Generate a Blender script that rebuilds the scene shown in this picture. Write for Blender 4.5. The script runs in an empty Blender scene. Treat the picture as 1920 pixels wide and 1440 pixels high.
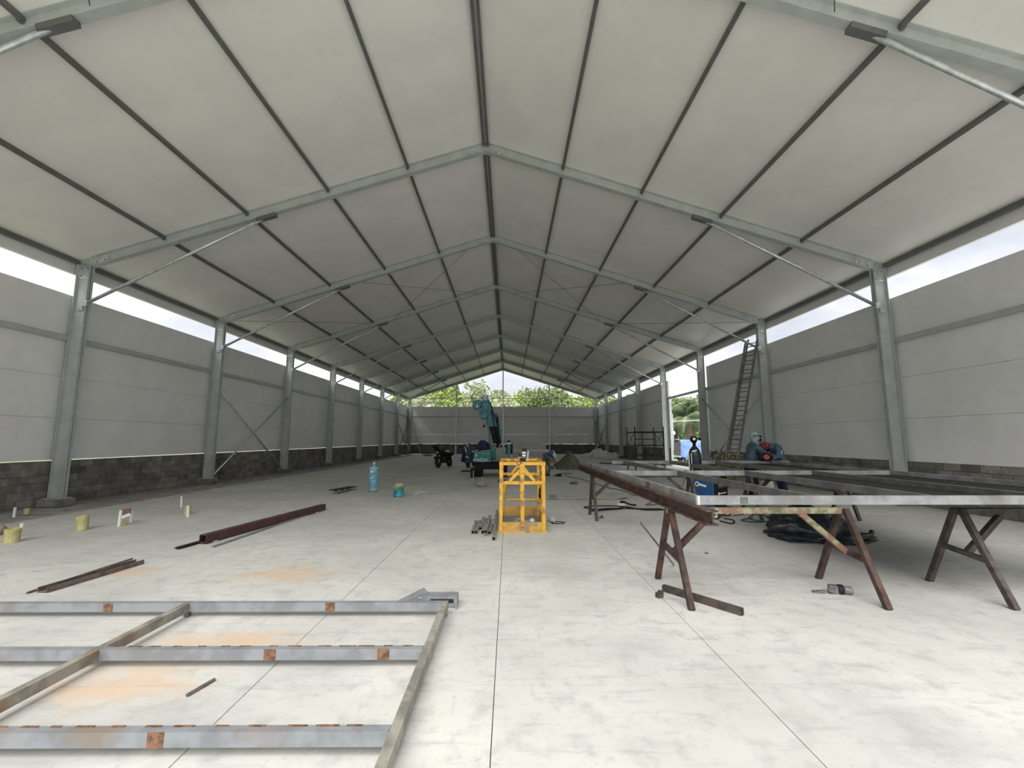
import bpy, bmesh, math, random
import numpy as np
from mathutils import Vector, Matrix, noise as mnoise
random.seed(7); np.random.seed(7)
SC = bpy.context.scene
COL = SC.collection
PI = math.pi
# ------------------------------------------------------------------ camera
FPX = 821.36
CAM = Vector((0.633, 0.0, 1.6))
PITCH, YAW, ROLL = 0.1256, 0.008, 0.0007
fw = Vector((math.sin(YAW)*math.cos(PITCH), math.cos(YAW)*math.cos(PITCH), math.sin(PITCH)))
rt = Vector((math.cos(YAW), -math.sin(YAW), 0)); up = rt.cross(fw)
rt, up = (math.cos(ROLL)*rt + math.sin(ROLL)*up), (-math.sin(ROLL)*rt + math.cos(ROLL)*up)
cd = bpy.data.cameras.new('camera'); cam = bpy.data.objects.new('camera', cd); COL.objects.link(cam)
cam.matrix_world = Matrix(((rt.x, up.x, -fw.x, CAM.x), (rt.y, up.y, -fw.y, CAM.y), (rt.z, up.z, -fw.z, CAM.z), (0, 0, 0, 1)))
cd.sensor_width = 36; cd.sensor_fit = 'HORIZONTAL'; cd.lens = FPX*36/1920; cd.clip_start = 0.05; cd.clip_end = 2000
SC.camera = cam
# ------------------------------------------------------------------ exposure, sky, sun
SC.view_settings.view_transform = 'Standard'; SC.view_settings.look = 'None'
SC.view_settings.gamma = 1; SC.view_settings.use_curve_mapping = False
SC.view_settings.exposure = 0.0
wd = bpy.data.worlds.new('sky'); SC.world = wd; wd.use_nodes = True
nt = wd.node_tree; nt.nodes.clear()
def N(t, typ, **kw):
    n = t.nodes.new(typ)
    for k, v in kw.items():
        if hasattr(n, k): setattr(n, k, v)
        else: n.inputs[k].default_value = v
    return n
tc = N(nt, 'ShaderNodeTexCoord')
mp = N(nt, 'ShaderNodeMapping'); mp.inputs['Scale'].default_value = (1, 1, 2.2)
n1 = N(nt, 'ShaderNodeTexNoise'); n1.inputs['Scale'].default_value = 2.6; n1.inputs['Detail'].default_value = 7; n1.inputs['Roughness'].default_value = .55
rp = N(nt, 'ShaderNodeValToRGB')
rp.color_ramp.elements[0].position = .30; rp.color_ramp.elements[0].color = (.50, .55, .63, 1)
rp.color_ramp.elements[1].position = .55; rp.color_ramp.elements[1].color = (1.0, 1.0, 1.0, 1)
e = rp.color_ramp.elements.new(.42); e.color = (.69, .71, .75, 1)
bg = N(nt, 'ShaderNodeBackground'); bg.inputs['Strength'].default_value = 1.35
wo = N(nt, 'ShaderNodeOutputWorld')
L = nt.links.new
L(tc.outputs['Generated'], mp.inputs['Vector']); L(mp.outputs['Vector'], n1.inputs['Vector'])
L(n1.outputs['Fac'], rp.inputs['Fac']); L(rp.outputs['Color'], bg.inputs['Color']); L(bg.outputs['Background'], wo.inputs['Surface'])
sd = bpy.data.lights.new('sun', 'SUN'); sun = bpy.data.objects.new('sun', sd); COL.objects.link(sun)
sd.energy = 4.7; sd.angle = math.radians(52); sd.color = (1, .97, .93)
sdir = Vector((.12, .60, -.75))
sun.rotation_euler = sdir.to_track_quat('-Z', 'Y').to_euler(); sun.location = (0, -10, 30)
# ------------------------------------------------------------------ pixel helpers
def ray(x, y): return fw + rt*((x-960)/FPX) + up*((720-y)/FPX)
def G(x, y, z=0.0): d = ray(x, y); return CAM + d*((z-CAM.z)/d.z)
def OY(x, y, Y): d = ray(x, y); return CAM + d*((Y-CAM.y)/d.y)
def OX(x, y, X): d = ray(x, y); return CAM + d*((X-CAM.x)/d.x)
# ------------------------------------------------------------------ mesh builder
ORG = {}
class MB:
    def __init__(s): s.v = []; s.f = []; s.m = []
    def add(s, vs, fs, mi=0):
        o = len(s.v); s.v += [Vector(p) for p in vs]; s.f += [tuple(i+o for i in f) for f in fs]; s.m += [mi]*len(fs); return s
    def box(s, c, d, rz=0.0, mi=0, R=None):
        c = Vector(c); h = Vector(d)/2; R = R or Matrix.Rotation(rz, 3, 'Z')
        vs = [c + R @ Vector((x*h.x, y*h.y, z*h.z)) for z in (-1, 1) for y in (-1, 1) for x in (-1, 1)]
        return s.add(vs, [(0,2,3,1),(4,5,7,6),(0,1,5,4),(2,6,7,3),(0,4,6,2),(1,3,7,5)], mi)
    def bar(s, a, b, w, h, upv=(0,0,1), mi=0, hollow=0):
        a, b = Vector(a), Vector(b); d = (b-a).normalized(); u = Vector(upv); r = d.cross(u)
        if r.length < 1e-4: r = d.cross(Vector((0,1,0)))
        r.normalize(); u = r.cross(d)
        q = [(-1,-1),(1,-1),(1,1),(-1,1)]
        vs = [p + r*(x*w/2) + u*(y*h/2) for p in (a, b) for x, y in q]
        side = [(0,1,5,4),(1,2,6,5),(2,3,7,6),(3,0,4,7)]
        if not hollow: return s.add(vs, side+[(3,2,1,0),(4,5,6,7)], mi)
        w2, h2 = w-2*hollow, h-2*hollow
        vs += [p + r*(x*w2/2) + u*(y*h2/2) for p in (a, b) for x, y in q]
        ins = [tuple(8+i for i in f[::-1]) for f in side]
        cap = []
        for i in range(4):
            j = (i+1) % 4; cap += [(j, i, 8+i, 8+j), (4+i, 4+j, 12+j, 12+i)]
        return s.add(vs, side+ins+cap, mi)
    def tube(s, pts, r, n=8, mi=0, cap=True):
        pts = [Vector(p) for p in pts]; rs = r if isinstance(r, (list, tuple)) else [r]*len(pts)
        o = None; vs = []; fs = []; prev = None
        for i, p in enumerate(pts):
            d = (pts[min(i+1, len(pts)-1)] - pts[max(i-1, 0)]).normalized()
            if prev is None:
                a = d.cross(Vector((0,0,1)));
                if a.length < .05: a = d.cross(Vector((1,0,0)))
            else: a = prev - d*prev.dot(d)
            a.normalize(); prev = a; b = d.cross(a)
            vs += [p + (a*math.cos(2*PI*k/n) + b*math.sin(2*PI*k/n))*rs[i] for k in range(n)]
        for i in range(len(pts)-1):
            for k in range(n):
                l = (k+1) % n; fs.append((i*n+k, i*n+l, (i+1)*n+l, (i+1)*n+k))
        if cap: fs += [tuple(range(n))[::-1], tuple((len(pts)-1)*n+k for k in range(n))]
        return s.add(vs, fs, mi)
    def lathe(s, c, prof, n=20, mi=0, axis=(0,0,1)):
        ax = Vector(axis).normalized(); c = Vector(c)
        return s.tube_prof(c, ax, prof, n, mi)
    def tube_prof(s, c, ax, prof, n, mi):
        a = ax.cross(Vector((0,1,0)));
        if a.length < .05: a = ax.cross(Vector((1,0,0)))
        a.normalize(); b = ax.cross(a); vs = []; fs = []
        for r, z in prof: vs += [c + ax*z + (a*math.cos(2*PI*k/n)+b*math.sin(2*PI*k/n))*max(r, 1e-4) for k in range(n)]
        for i in range(len(prof)-1):
            for k in range(n):
                l = (k+1) % n; fs.append((i*n+k, i*n+l, (i+1)*n+l, (i+1)*n+k))
        fs += [tuple(range(n))[::-1], tuple((len(prof)-1)*n+k for k in range(n))]
        return s.add(vs, fs, mi)
    def prism(s, poly, d, mi=0):      # planar polygon extruded by d
        d = Vector(d); n = len(poly); vs = [Vector(p) for p in poly]; vs += [p+d for p in vs]
        fs = [tuple(range(n))[::-1], tuple(range(n, 2*n))] + [(i, (i+1) % n, n+(i+1) % n, n+i) for i in range(n)]
        return s.add(vs, fs, mi)
    def ibeam(s, a, b, w, h, tf=.012, tw=.008, upv=(0,0,1), mi=0):
        a, b = Vector(a), Vector(b); d = (b-a).normalized(); r = d.cross(Vector(upv)).normalized(); u = r.cross(d)
        for k in (-1, 1): s.bar(a+u*(k*(h-tf)/2), b+u*(k*(h-tf)/2), w, tf, u, mi)
        return s.bar(a, b, tw, h-2*tf, u, mi)
    def blob(s, c, d, amp=.12, sc=2.0, seed=0, sub=3, flat=None, mi=0, ridge=0):
        bm = bmesh.new(); bmesh.ops.create_icosphere(bm, subdivisions=sub, radius=1)
        vs = []
        for v in bm.verts:
            p = v.co.copy(); q = p*sc + Vector((seed*7.1, seed*3.3, seed))
            n = mnoise.noise(q) + .5*mnoise.noise(q*2.1)
            if ridge: n -= ridge*abs(mnoise.noise(q*1.7+Vector((5,1,9))))
            p *= 1 + amp*n
            w = Vector((p.x*d[0], p.y*d[1], p.z*d[2]))
            if flat is not None and w.z < flat: w.z = flat
            vs.append(Vector(c)+w)
        bm.verts.ensure_lookup_table()
        fs = [tuple(v.index for v in f.verts) for f in bm.faces]; bm.free()
        return s.add(vs, fs, mi)
def orient(me):
    bm = bmesh.new(); bm.from_mesh(me); bmesh.ops.recalc_face_normals(bm, faces=bm.faces); bm.to_mesh(me); bm.free()
def obj(name, mb, mats, parent=None, origin=None, smooth=False, bevel=0, fix=True):
    """one mesh object; builder vertices are in world metres"""
    if not isinstance(mats, (list, tuple)): mats = [mats]
    if origin is None:
        if parent is not None: origin = ORG[parent.name]
        else:
            xs = [v.x for v in mb.v]; ys = [v.y for v in mb.v]
            origin = Vector(((min(xs)+max(xs))/2, (min(ys)+max(ys))/2, min(v.z for v in mb.v)))
    origin = Vector(origin)
    me = bpy.data.meshes.new(name); me.from_pydata([tuple(v-origin) for v in mb.v], [], mb.f)
    for m in mats: me.materials.append(m)
    if len(mats) > 1: me.polygons.foreach_set('material_index', mb.m)
    if fix: orient(me)
    if smooth: me.polygons.foreach_set('use_smooth', [True]*len(me.polygons))
    o = bpy.data.objects.new(name, me); COL.objects.link(o)
    if parent is not None: o.parent = parent; o.location = origin - ORG[parent.name]
    else: o.location = origin
    ORG[o.name] = origin.copy()
    if bevel:
        b = o.modifiers.new('edge', 'BEVEL'); b.width = bevel; b.segments = 2; b.limit_method = 'ANGLE'
    return o
def tag(o, label=None, cat=None, group=None, kind=None):
    if label: o['label'] = label
    if cat: o['category'] = cat
    if group: o['group'] = group
    if kind: o['kind'] = kind
    return o
def thing(name, label, cat, loc, group=None, kind=None):
    o = bpy.data.objects.new(name, None); COL.objects.link(o); o.location = loc; o.empty_display_size = .1
    ORG[o.name] = Vector(loc); return tag(o, label, cat, group, kind)
def instance(name, me, parent, world_loc, rot=None, scale=None):
    o = bpy.data.objects.new(name, me); COL.objects.link(o); o.parent = parent
    o.location = Vector(world_loc) - ORG[parent.name]; ORG[o.name] = Vector(world_loc)
    if rot is not None: o.rotation_euler = rot
    if scale is not None: o.scale = scale
    return o
def text_mesh(body, size, mat, parent, loc, rot, extrude=.002, name='lettering'):
    cu = bpy.data.curves.new(name, 'FONT'); cu.body = body; cu.size = size; cu.extrude = extrude; cu.align_x = 'CENTER'; cu.offset = size*.012
    t = bpy.data.objects.new('tmp', cu); COL.objects.link(t)
    dg = bpy.context.evaluated_depsgraph_get(); me = bpy.data.meshes.new_from_object(t.evaluated_get(dg))
    bpy.data.objects.remove(t); me.materials.clear(); me.materials.append(mat)
    return instance(name, me, parent, loc, rot)
# ------------------------------------------------------------------ materials
def M(name, col, rough=.7, metal=0.0, var=.12, scale=6.0, bump=0.0, bscale=None, col2=None, lo=.42, hi=.58, col3=None, s3=2.0, lo3=.6, hi3=.68, spec=.5, stretch=None, trans=0):
    m = bpy.data.materials.new(name); m.use_nodes = True; t = m.node_tree; b = t.nodes['Principled BSDF']
    b.inputs['Roughness'].default_value = rough; b.inputs['Metallic'].default_value = metal; b.inputs['Specular IOR Level'].default_value = spec
    if trans: b.inputs['Transmission Weight'].default_value = trans
    c = t.nodes.new('ShaderNodeTexCoord'); src = c.outputs['Object']
    if stretch:
        q = t.nodes.new('ShaderNodeMapping'); q.inputs['Scale'].default_value = stretch; t.links.new(src, q.inputs['Vector']); src = q.outputs['Vector']
    n = N(t, 'ShaderNodeTexNoise'); n.inputs['Scale'].default_value = scale; n.inputs['Detail'].default_value = 6; n.inputs['Roughness'].default_value = .6
    t.links.new(src, n.inputs['Vector'])
    r = t.nodes.new('ShaderNodeValToRGB'); r.color_ramp.elements[0].position = lo; r.color_ramp.elements[1].position = hi
    a = col2 if col2 else tuple(x*(1-var) for x in col); bb = col if col2 else tuple(min(1, x*(1+var)) for x in col)
    r.color_ramp.elements[0].color = (*a, 1); r.color_ramp.elements[1].color = (*bb, 1)
    t.links.new(n.outputs['Fac'], r.inputs['Fac']); out = r.outputs['Color']
    if col3:
        n3 = N(t, 'ShaderNodeTexNoise'); n3.inputs['Scale'].default_value = s3; n3.inputs['Detail'].default_value = 5
        t.links.new(src, n3.inputs['Vector'])
        r3 = t.nodes.new('ShaderNodeValToRGB'); r3.color_ramp.elements[0].position = lo3; r3.color_ramp.elements[1].position = hi3
        mx = t.nodes.new('ShaderNodeMix'); mx.data_type = 'RGBA'; mx.inputs['B'].default_value = (*col3, 1)
        t.links.new(n3.outputs['Fac'], r3.inputs['Fac']); t.links.new(r3.outputs['Color'], mx.inputs['Factor']); t.links.new(out, mx.inputs['A']); out = mx.outputs['Result']
    t.links.new(out, b.inputs['Base Color'])
    if bump:
        nb = N(t, 'ShaderNodeTexNoise'); nb.inputs['Scale'].default_value = bscale or scale*4; nb.inputs['Detail'].default_value = 4
        t.links.new(src, nb.inputs['Vector'])
        bp = t.nodes.new('ShaderNodeBump'); bp.inputs['Strength'].default_value = bump; bp.inputs['Distance'].default_value = .02
        t.links.new(nb.outputs['Fac'], bp.inputs['Height']); t.links.new(bp.outputs['Normal'], b.inputs['Normal'])
    return m
m_steel = M('painted_grey_steel', (.46, .49, .48), .45, .15, .06, 3)
m_galv = M('galvanised_steel', (.58, .62, .63), .35, .6, .12, 9)
m_purlin = M('purlin_steel', (.15, .155, .15), .5, .3, .08, 4)
m_panel = M('white_wall_panel', (.76, .76, .76), .45, 0, .03, 1.2)
m_roof = M('roof_foil', (.80, .795, .76), .33, 0, .03, .8, bump=.25, bscale=1.6)
def block_material():
    m = bpy.data.materials.new('concrete_block'); m.use_nodes = True; t = m.node_tree; b = t.nodes['Principled BSDF']; b.inputs['Roughness'].default_value = .95
    g = t.nodes.new('ShaderNodeNewGeometry'); oi = t.nodes.new('ShaderNodeObjectInfo')
    n = N(t, 'ShaderNodeTexNoise'); n.inputs['Scale'].default_value = 2.2; n.inputs['Detail'].default_value = 7; n.inputs['Roughness'].default_value = .65
    t.links.new(g.outputs['Position'], n.inputs['Vector'])
    r = t.nodes.new('ShaderNodeValToRGB'); r.color_ramp.elements[0].position = .35; r.color_ramp.elements[1].position = .68
    r.color_ramp.elements[0].color = (.125, .122, .115, 1); r.color_ramp.elements[1].color = (.30, .29, .255, 1); t.links.new(n.outputs['Fac'], r.inputs['Fac'])
    mr = t.nodes.new('ShaderNodeMapRange'); mr.inputs['To Min'].default_value = .62; mr.inputs['To Max'].default_value = 1.12; t.links.new(oi.outputs['Random'], mr.inputs['Value'])
    mx = t.nodes.new('ShaderNodeMix'); mx.data_type = 'RGBA'; mx.blend_type = 'MULTIPLY'; mx.inputs['Factor'].default_value = 1
    t.links.new(r.outputs['Color'], mx.inputs['A']); t.links.new(mr.outputs['Result'], mx.inputs['B']); t.links.new(mx.outputs['Result'], b.inputs['Base Color'])
    nb = N(t, 'ShaderNodeTexNoise'); nb.inputs['Scale'].default_value = 45; nb.inputs['Detail'].default_value = 4; t.links.new(g.outputs['Position'], nb.inputs['Vector'])
    bp = t.nodes.new('ShaderNodeBump'); bp.inputs['Strength'].default_value = .4; bp.inputs['Distance'].default_value = .01
    t.links.new(nb.outputs['Fac'], bp.inputs['Height']); t.links.new(bp.outputs['Normal'], b.inputs['Normal'])
    return m
m_block = block_material()
m_mortar = M('mortar', (.225, .22, .205), .95, 0, .15, 12)
m_strip = M('rough_screed', (.32, .31, .30), .9, 0, .2, 3, bump=.3)
m_edge = M('slab_edge', (.62, .60, .50), .9)
m_dark = M('black_void', (.012, .012, .013), .7, 0, .1)
m_rust = M('rusty_steel', (.068, .042, .035), .8, .2, .35, 7, bump=.25, col3=(.12, .062, .040), s3=3.5, lo3=.55, hi3=.7)
m_rust_dk = M('dark_rusty_steel', (.075, .062, .056), .75, .3, .3, 8, bump=.2, col3=(.12, .07, .05), s3=4)
m_red = M('oxide_primed_tube', (.085, .036, .032), .55, .2, .2, 5)
m_grey_tube = M('grey_primed_tube', (.25, .265, .285), .55, .25, .14, 5, col3=(.25, .20, .15), s3=1.6, lo3=.58, hi3=.72)
m_grey_top = M('scuffed_tube_top', (.27, .255, .22), .65, .25, .25, 6, col3=(.29, .165, .09), s3=1.9, lo3=.55, hi3=.68)
m_rustpatch = M('rust_patch', (.16, .085, .05), .85, 0, .4, 25)
m_bright_tube = M('bare_steel_tube', (.235, .24, .245), .55, .2, .2, 4, col3=(.17, .17, .14), s3=2.3)
m_dark_tube = M('dark_steel_tube', (.16, .16, .16), .45, .5, .2, 6)
m_moss = M('mossy_timber', (.27, .26, .17), .9, 0, .3, 14, col2=(.13, .13, .07), col3=(.20, .11, .075), s3=5, lo3=.50, hi3=.58, bump=.3)
m_yellow = M('yellow_paint', (.66, .36, .035), .5, .05, .12, 7, col3=(.30, .16, .06), s3=9, lo3=.55, hi3=.66)
m_yellow_worn = M('worn_yellow_paint', (.56, .34, .07), .65, .05, .2, 5, col3=(.30, .20, .12), s3=5, lo3=.48, hi3=.62)
m_grit = M('gritty_floor_plate', (.22, .21, .19), .9, 0, .3, 14, bump=.4)
m_teal = M('teal_paint', (.012, .20, .185), .4, 0, .1, 4)
m_tealblue = M('weathered_blue_teal', (.05, .19, .24), .45, .1, .2, 5)
m_greygreen = M('grey_green_paint', (.20, .25, .22), .5, 0, .15, 6)
m_black = M('black_plastic', (.010, .010, .011), .65, 0, .3, 8, spec=.25)
m_rubber = M('black_rubber', (.02, .02, .02), .8, 0, .3, 12)
m_white = M('white_plastic', (.75, .75, .74), .5, 0, .05)
m_lblue = M('pale_blue_grey_metal', (.30, .36, .42), .4, .3, .1)
m_pvcy = M('yellow_pvc', (.46, .42, .19), .5, 0, .15, 10)
m_navy = M('navy_cloth', (.018, .025, .07), .95, 0, .4, 6, bump=.4, bscale=14)
m_blue_cloth = M('blue_denim', (.060, .095, .15), .95, 0, .35, 7, bump=.5, bscale=12)
m_denim = M('worker_jacket_blue', (.050, .095, .135), .95, 0, .3, 8, bump=.5, bscale=14)
m_trouser = M('dark_blue_trousers', (.018, .026, .055), .95, 0, .3, 8)
m_olive = M('olive_cloth', (.14, .13, .075), .95, 0, .2)
m_gshirt = M('grey_cloth', (.10, .105, .10), .95, 0, .3, 8)
m_skin = M('skin', (.22, .11, .07), .6, 0, .1)
m_hood = M('grey_green_hood', (.27, .36, .33), .85, 0, .2, 8)
m_redpat = M('red_patterned_cloth', (.22, .035, .05), .95, 0, .2, 30, col2=(.03, .015, .02), lo=.46, hi=.5, col3=(.6, .55, .5), s3=22, lo3=.62, hi3=.66)
m_reflect = M('reflective_tape', (.72, .74, .74), .4, 0, .05)
m_cap = M('bright_blue_cloth', (.03, .12, .36), .9, 0, .2)
m_tarp = M('blue_tarp', (.19, .31, .66), .5, 0, .15, 3, bump=.4)
m_bag = M('black_bin_plastic', (.022, .026, .032), .28, 0, .25, 6, bump=.5, bscale=9)
m_clear = M('crumpled_pale_plastic', (.80, .80, .78), .5, 0, .12, 9, bump=.8, bscale=14)
m_wrap = M('dull_clear_wrapper', (.42, .42, .41), .4, 0, .2, 20, bump=.6)
m_sand = M('grey_sand', (.135, .13, .10), .98, 0, .25, 9, bump=.6, bscale=30)
m_blue_mach = M('welder_blue', (.012, .075, .20), .4, 0, .08)
m_gasblk = M('gas_cylinder_black', (.012, .015, .022), .3, .1, .2)
m_foam = M('sandwich_panel', (.48, .485, .45), .6, 0, .06, 4)
m_bottle = M('blue_water_bottle', (.16, .42, .56), .15, 0, .12, 5, spec=.6)
m_bottle2 = M('clear_bottle_base', (.33, .36, .38), .2, 0, .1)
m_can = M('teal_paint_can', (.045, .29, .36), .45, .1, .2, 8)
m_canrim = M('can_rim', (.50, .48, .24), .5, .3, .3, 14)
m_stone = M('pale_lump', (.30, .29, .25), .95, 0, .25, 12, bump=.5)
m_plate = M('plywood_sheet', (.40, .40, .36), .85, 0, .12, 3)
m_bark = M('bark', (.11, .09, .065), .95, 0, .3, 6, bump=.5)
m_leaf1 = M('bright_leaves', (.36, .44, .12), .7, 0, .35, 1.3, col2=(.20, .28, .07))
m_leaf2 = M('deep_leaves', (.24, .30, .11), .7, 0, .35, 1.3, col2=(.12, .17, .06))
m_leaf3 = M('hazy_leaves', (.50, .54, .36), .7, 0, .3, 1.3, col2=(.32, .37, .22))  # haze painted in as a paler leaf colour
m_palm = M('palm_leaflets', (.30, .38, .22), .6, 0, .35, .8, col2=(.15, .22, .11))
m_grass = M('grass_and_gravel', (.36, .35, .30), .95, 0, .4, .12, col2=(.20, .25, .10), bump=.6)
m_apron = M('pale_concrete_yard', (.62, .61, .57), .9, 0, .12, .5)
m_brick = M('old_red_wall', (.33, .22, .18), .95, 0, .2, 5)
m_spark = M('dry_seed_heads', (.62, .58, .36), .8, 0, .3, 20)
m_weed = M('dry_weed_stems', (.20, .19, .08), .9, 0, .3)
def wave_panel():
    # the wall panels carry fine horizontal ribs
    t = m_panel.node_tree; b = t.nodes['Principled BSDF']
    c = t.nodes.new('ShaderNodeTexCoord'); w = t.nodes.new('ShaderNodeTexWave'); w.bands_direction = 'Z'; w.inputs['Scale'].default_value = 6.5
    w.inputs['Distortion'].default_value = .4; w.inputs['Detail'].default_value = 1
    bp = t.nodes.new('ShaderNodeBump'); bp.inputs['Strength'].default_value = .18; bp.inputs['Distance'].default_value = .004
    t.links.new(c.outputs['Object'], w.inputs['Vector']); t.links.new(w.outputs['Fac'], bp.inputs['Height']); t.links.new(bp.outputs['Normal'], b.inputs['Normal'])
wave_panel()
def floor_material():
    m = bpy.data.materials.new('troweled_concrete'); m.use_nodes = True; t = m.node_tree; b = t.nodes['Principled BSDF']
    g = t.nodes.new('ShaderNodeNewGeometry'); P = g.outputs['Position']
    def nz(scale, det, stretch=None, rough=.6):
        v = P
        if stretch:
            q = t.nodes.new('ShaderNodeMapping'); q.inputs['Scale'].default_value = stretch[:3]; q.inputs['Rotation'].default_value = (0, 0, stretch[3]); t.links.new(P, q.inputs['Vector']); v = q.outputs['Vector']
        n = N(t, 'ShaderNodeTexNoise'); n.inputs['Scale'].default_value = scale; n.inputs['Detail'].default_value = det; n.inputs['Roughness'].default_value = rough
        t.links.new(v, n.inputs['Vector']); return n.outputs['Fac']
    def ramp(f, a, bb, ca, cb):
        r = t.nodes.new('ShaderNodeValToRGB'); r.color_ramp.elements[0].position = a; r.color_ramp.elements[1].position = bb
        r.color_ramp.elements[0].color = (*ca, 1); r.color_ramp.elements[1].color = (*cb, 1); t.links.new(f, r.inputs['Fac']); return r.outputs['Color']
    def mix(f, A, Bc, mode='MIX'):
        x = t.nodes.new('ShaderNodeMix'); x.data_type = 'RGBA'; x.blend_type = mode
        for s, val in (('Factor', f), ('A', A), ('B', Bc)):
            if isinstance(val, (int, float)): x.inputs[s].default_value = val
            elif isinstance(val, tuple): x.inputs[s].default_value = (*val, 1)
            else: t.links.new(val, x.inputs[s])
        return x.outputs['Result']
    col = ramp(nz(.55, 5), .35, .65, (.47, .47, .445), (.60, .60, .565))
    col = mix(ramp(nz(5, 8, rough=.7), .50, .70, (0, 0, 0), (.75,)*3), col, (.36, .36, .35))
    col = mix(ramp(nz(2.2, 6, (1.0, 5.5, 1, .5)), .55, .75, (0, 0, 0), (.75,)*3), col, (.33, .33, .335))
    col = mix(ramp(nz(3.0, 5, (5, 1, 1, -.35)), .60, .80, (0, 0, 0), (.6,)*3), col, (.34, .35, .385))
    col = mix(ramp(nz(22, 3), .60, .72, (0, 0, 0), (.4,)*3), col, (.31, .31, .30))
    # rust stains and grey smears with their own places; one noise breaks up their edges
    mm = t.nodes.new('ShaderNodeMath'); mm.operation = 'MULTIPLY'; mm.inputs[1].default_value = 2.6; t.links.new(nz(2.6, 9, (1, 2.2, 1, .5), .72), mm.inputs[0])
    def patches(lst):
        out = None
        for (x, y, rx, ry) in lst:
            q = t.nodes.new('ShaderNodeMapping'); q.inputs['Location'].default_value = (-x/rx, -y/ry, 0); q.inputs['Scale'].default_value = (1/rx, 1/ry, 0)
            t.links.new(P, q.inputs['Vector'])
            ln = t.nodes.new('ShaderNodeVectorMath'); ln.operation = 'LENGTH'; t.links.new(q.outputs['Vector'], ln.inputs[0]); o = ln.outputs['Value']
            if out is not None:
                mn = t.nodes.new('ShaderNodeMath'); mn.operation = 'MINIMUM'; t.links.new(out, mn.inputs[0]); t.links.new(o, mn.inputs[1]); o = mn.outputs[0]
            out = o
        ad = t.nodes.new('ShaderNodeMath'); ad.operation = 'ADD'; t.links.new(out, ad.inputs[0]); t.links.new(mm.outputs[0], ad.inputs[1])
        sc4 = t.nodes.new('ShaderNodeMath'); sc4.operation = 'MULTIPLY'; sc4.inputs[1].default_value = .4; t.links.new(ad.outputs[0], sc4.inputs[0]); return sc4.outputs[0]
    col = mix(ramp(patches(((-1.9, 3.15, .8, .45), (-2.2, 2.15, .8, .35), (-3.9, 5.6, .6, .35), (-2.0, 5.5, .9, .5), (-1.6, 3.75, .9, .3))), (1.45*.4), (2.1*.4), (.65,)*3, (0, 0, 0)), col, (.60, .42, .27))
    col = mix(ramp(patches(((-1.35, 2.75, .75, .35), (-1.9, 2.5, .8, .3), (-.7, 3.3, .6, .3), (2.9, 2.6, .6, 1.0), (1.2, 5.6, .8, .5), (3.0, 6.2, .7, .5), (-3.4, 4.6, 1.0, .5), (1.6, 3.6, .5, .4))), (1.35*.4), (2.2*.4), (.48,)*3, (0, 0, 0)), col, (.35, .35, .365))
    t.links.new(col, b.inputs['Base Color'])
    b.inputs['Roughness'].default_value = .62; b.inputs['Specular IOR Level'].default_value = .35
    bp = t.nodes.new('ShaderNodeBump'); bp.inputs['Strength'].default_value = .12; bp.inputs['Distance'].default_value = .01
    t.links.new(nz(9, 5), bp.inputs['Height']); t.links.new(bp.outputs['Normal'], b.inputs['Normal'])
    return m
m_floor = floor_material()
# ------------------------------------------------------------------ hall dimensions
W = 10.233; HE = 6.053; HR = 9.35; SL = (HR-HE)/W
Y1 = 11.055; BAY = 5.430
def FY(i): return Y1 + BAY*(i-1)
XW = 10.67                      # inner face of the wall panels
YE = FY(8); YF = 0.0
DR = .27                        # rafter depth
def zbot(x): return HR - SL*abs(x)
def ztop(x): return zbot(x) + DR
SLOT0, SLOT1, PB, GIRT = 5.28, 5.85, 1.085, 4.14
ROWS = [PB, 2.125, 3.17, 4.225, SLOT0]
# ------------------------------------------------------------------ floor
fl = thing('floor', 'pale troweled concrete slab floor of the hall with saw-cut joints', 'floor', (0, 20, 0), kind='structure')
xs = [-8.9, -1.03, .545, 2.2, XW+.05]; ys = [-1.0, 3.1, YE]
gp = .006
for i in range(4):
    for j in range(2):
        obj('slab', MB().box(((xs[i]+xs[i+1])/2, (ys[j]+ys[j+1])/2, -.06), (xs[i+1]-xs[i]-gp, ys[j+1]-ys[j]-gp, .12)), m_floor, fl)
obj('edge_strip', MB().box(((-8.9-XW)/2, (ys[0]+YE)/2, -.09), (XW-8.9, YE-ys[0], .12)), m_strip, fl)
mb = MB()
for k in range(30):      # slab lip, chipped in places
    y0 = 1+k*1.55
    if k % 7 != 5: mb.box((-8.915, y0+.7, -.012+.004*math.sin(k*3)), (.035, 1.35, .03))
obj('slab_lip', mb, m_edge, fl)
obj('joint_filler', MB().box((.9, 24, -.075), (19.5, 50, .1)), m_mortar, fl)
# ------------------------------------------------------------------ ceiling and purlins
ce = thing('ceiling', 'white foil-faced pitched roof underside over grey purlins', 'roof', (0, 25, HR), kind='structure')
for i in range(0, 9):
    y0 = YF if i == 0 else FY(i-1); y1 = FY(i)
    for s in (-1, 1):
        xe = s*(XW+.12)
        poly = [(0, y0+.003, ztop(0)), (xe, y0+.003, ztop(xe)), (xe, y0+.003, ztop(xe)+.09), (0, y0+.003, ztop(0)+.09)]
        obj('roof_panel', MB().prism(poly, (0, y1-y0-.006, 0)), m_roof, ce)
        for x in (2.1, 4.21, 6.31, 8.43):
            z = ztop(x)-.042; nv = Vector((s*SL, 0, 1)).normalized()
            obj('purlin', MB().bar((s*x, y0+.02, z), (s*x, y1-.02, z), .07, .085, nv), m_purlin, ce)
            mb = MB().box((s*x, y1-.05, z-.02), (.05, .06, .11)); obj('purlin_cleat', mb, m_purlin, ce)
        obj('ridge_purlin', MB().bar((s*.055, y0+.02, ztop(0)-.06), (s*.055, y1-.02, ztop(0)-.06), .055, .10), m_purlin, ce)
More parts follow.
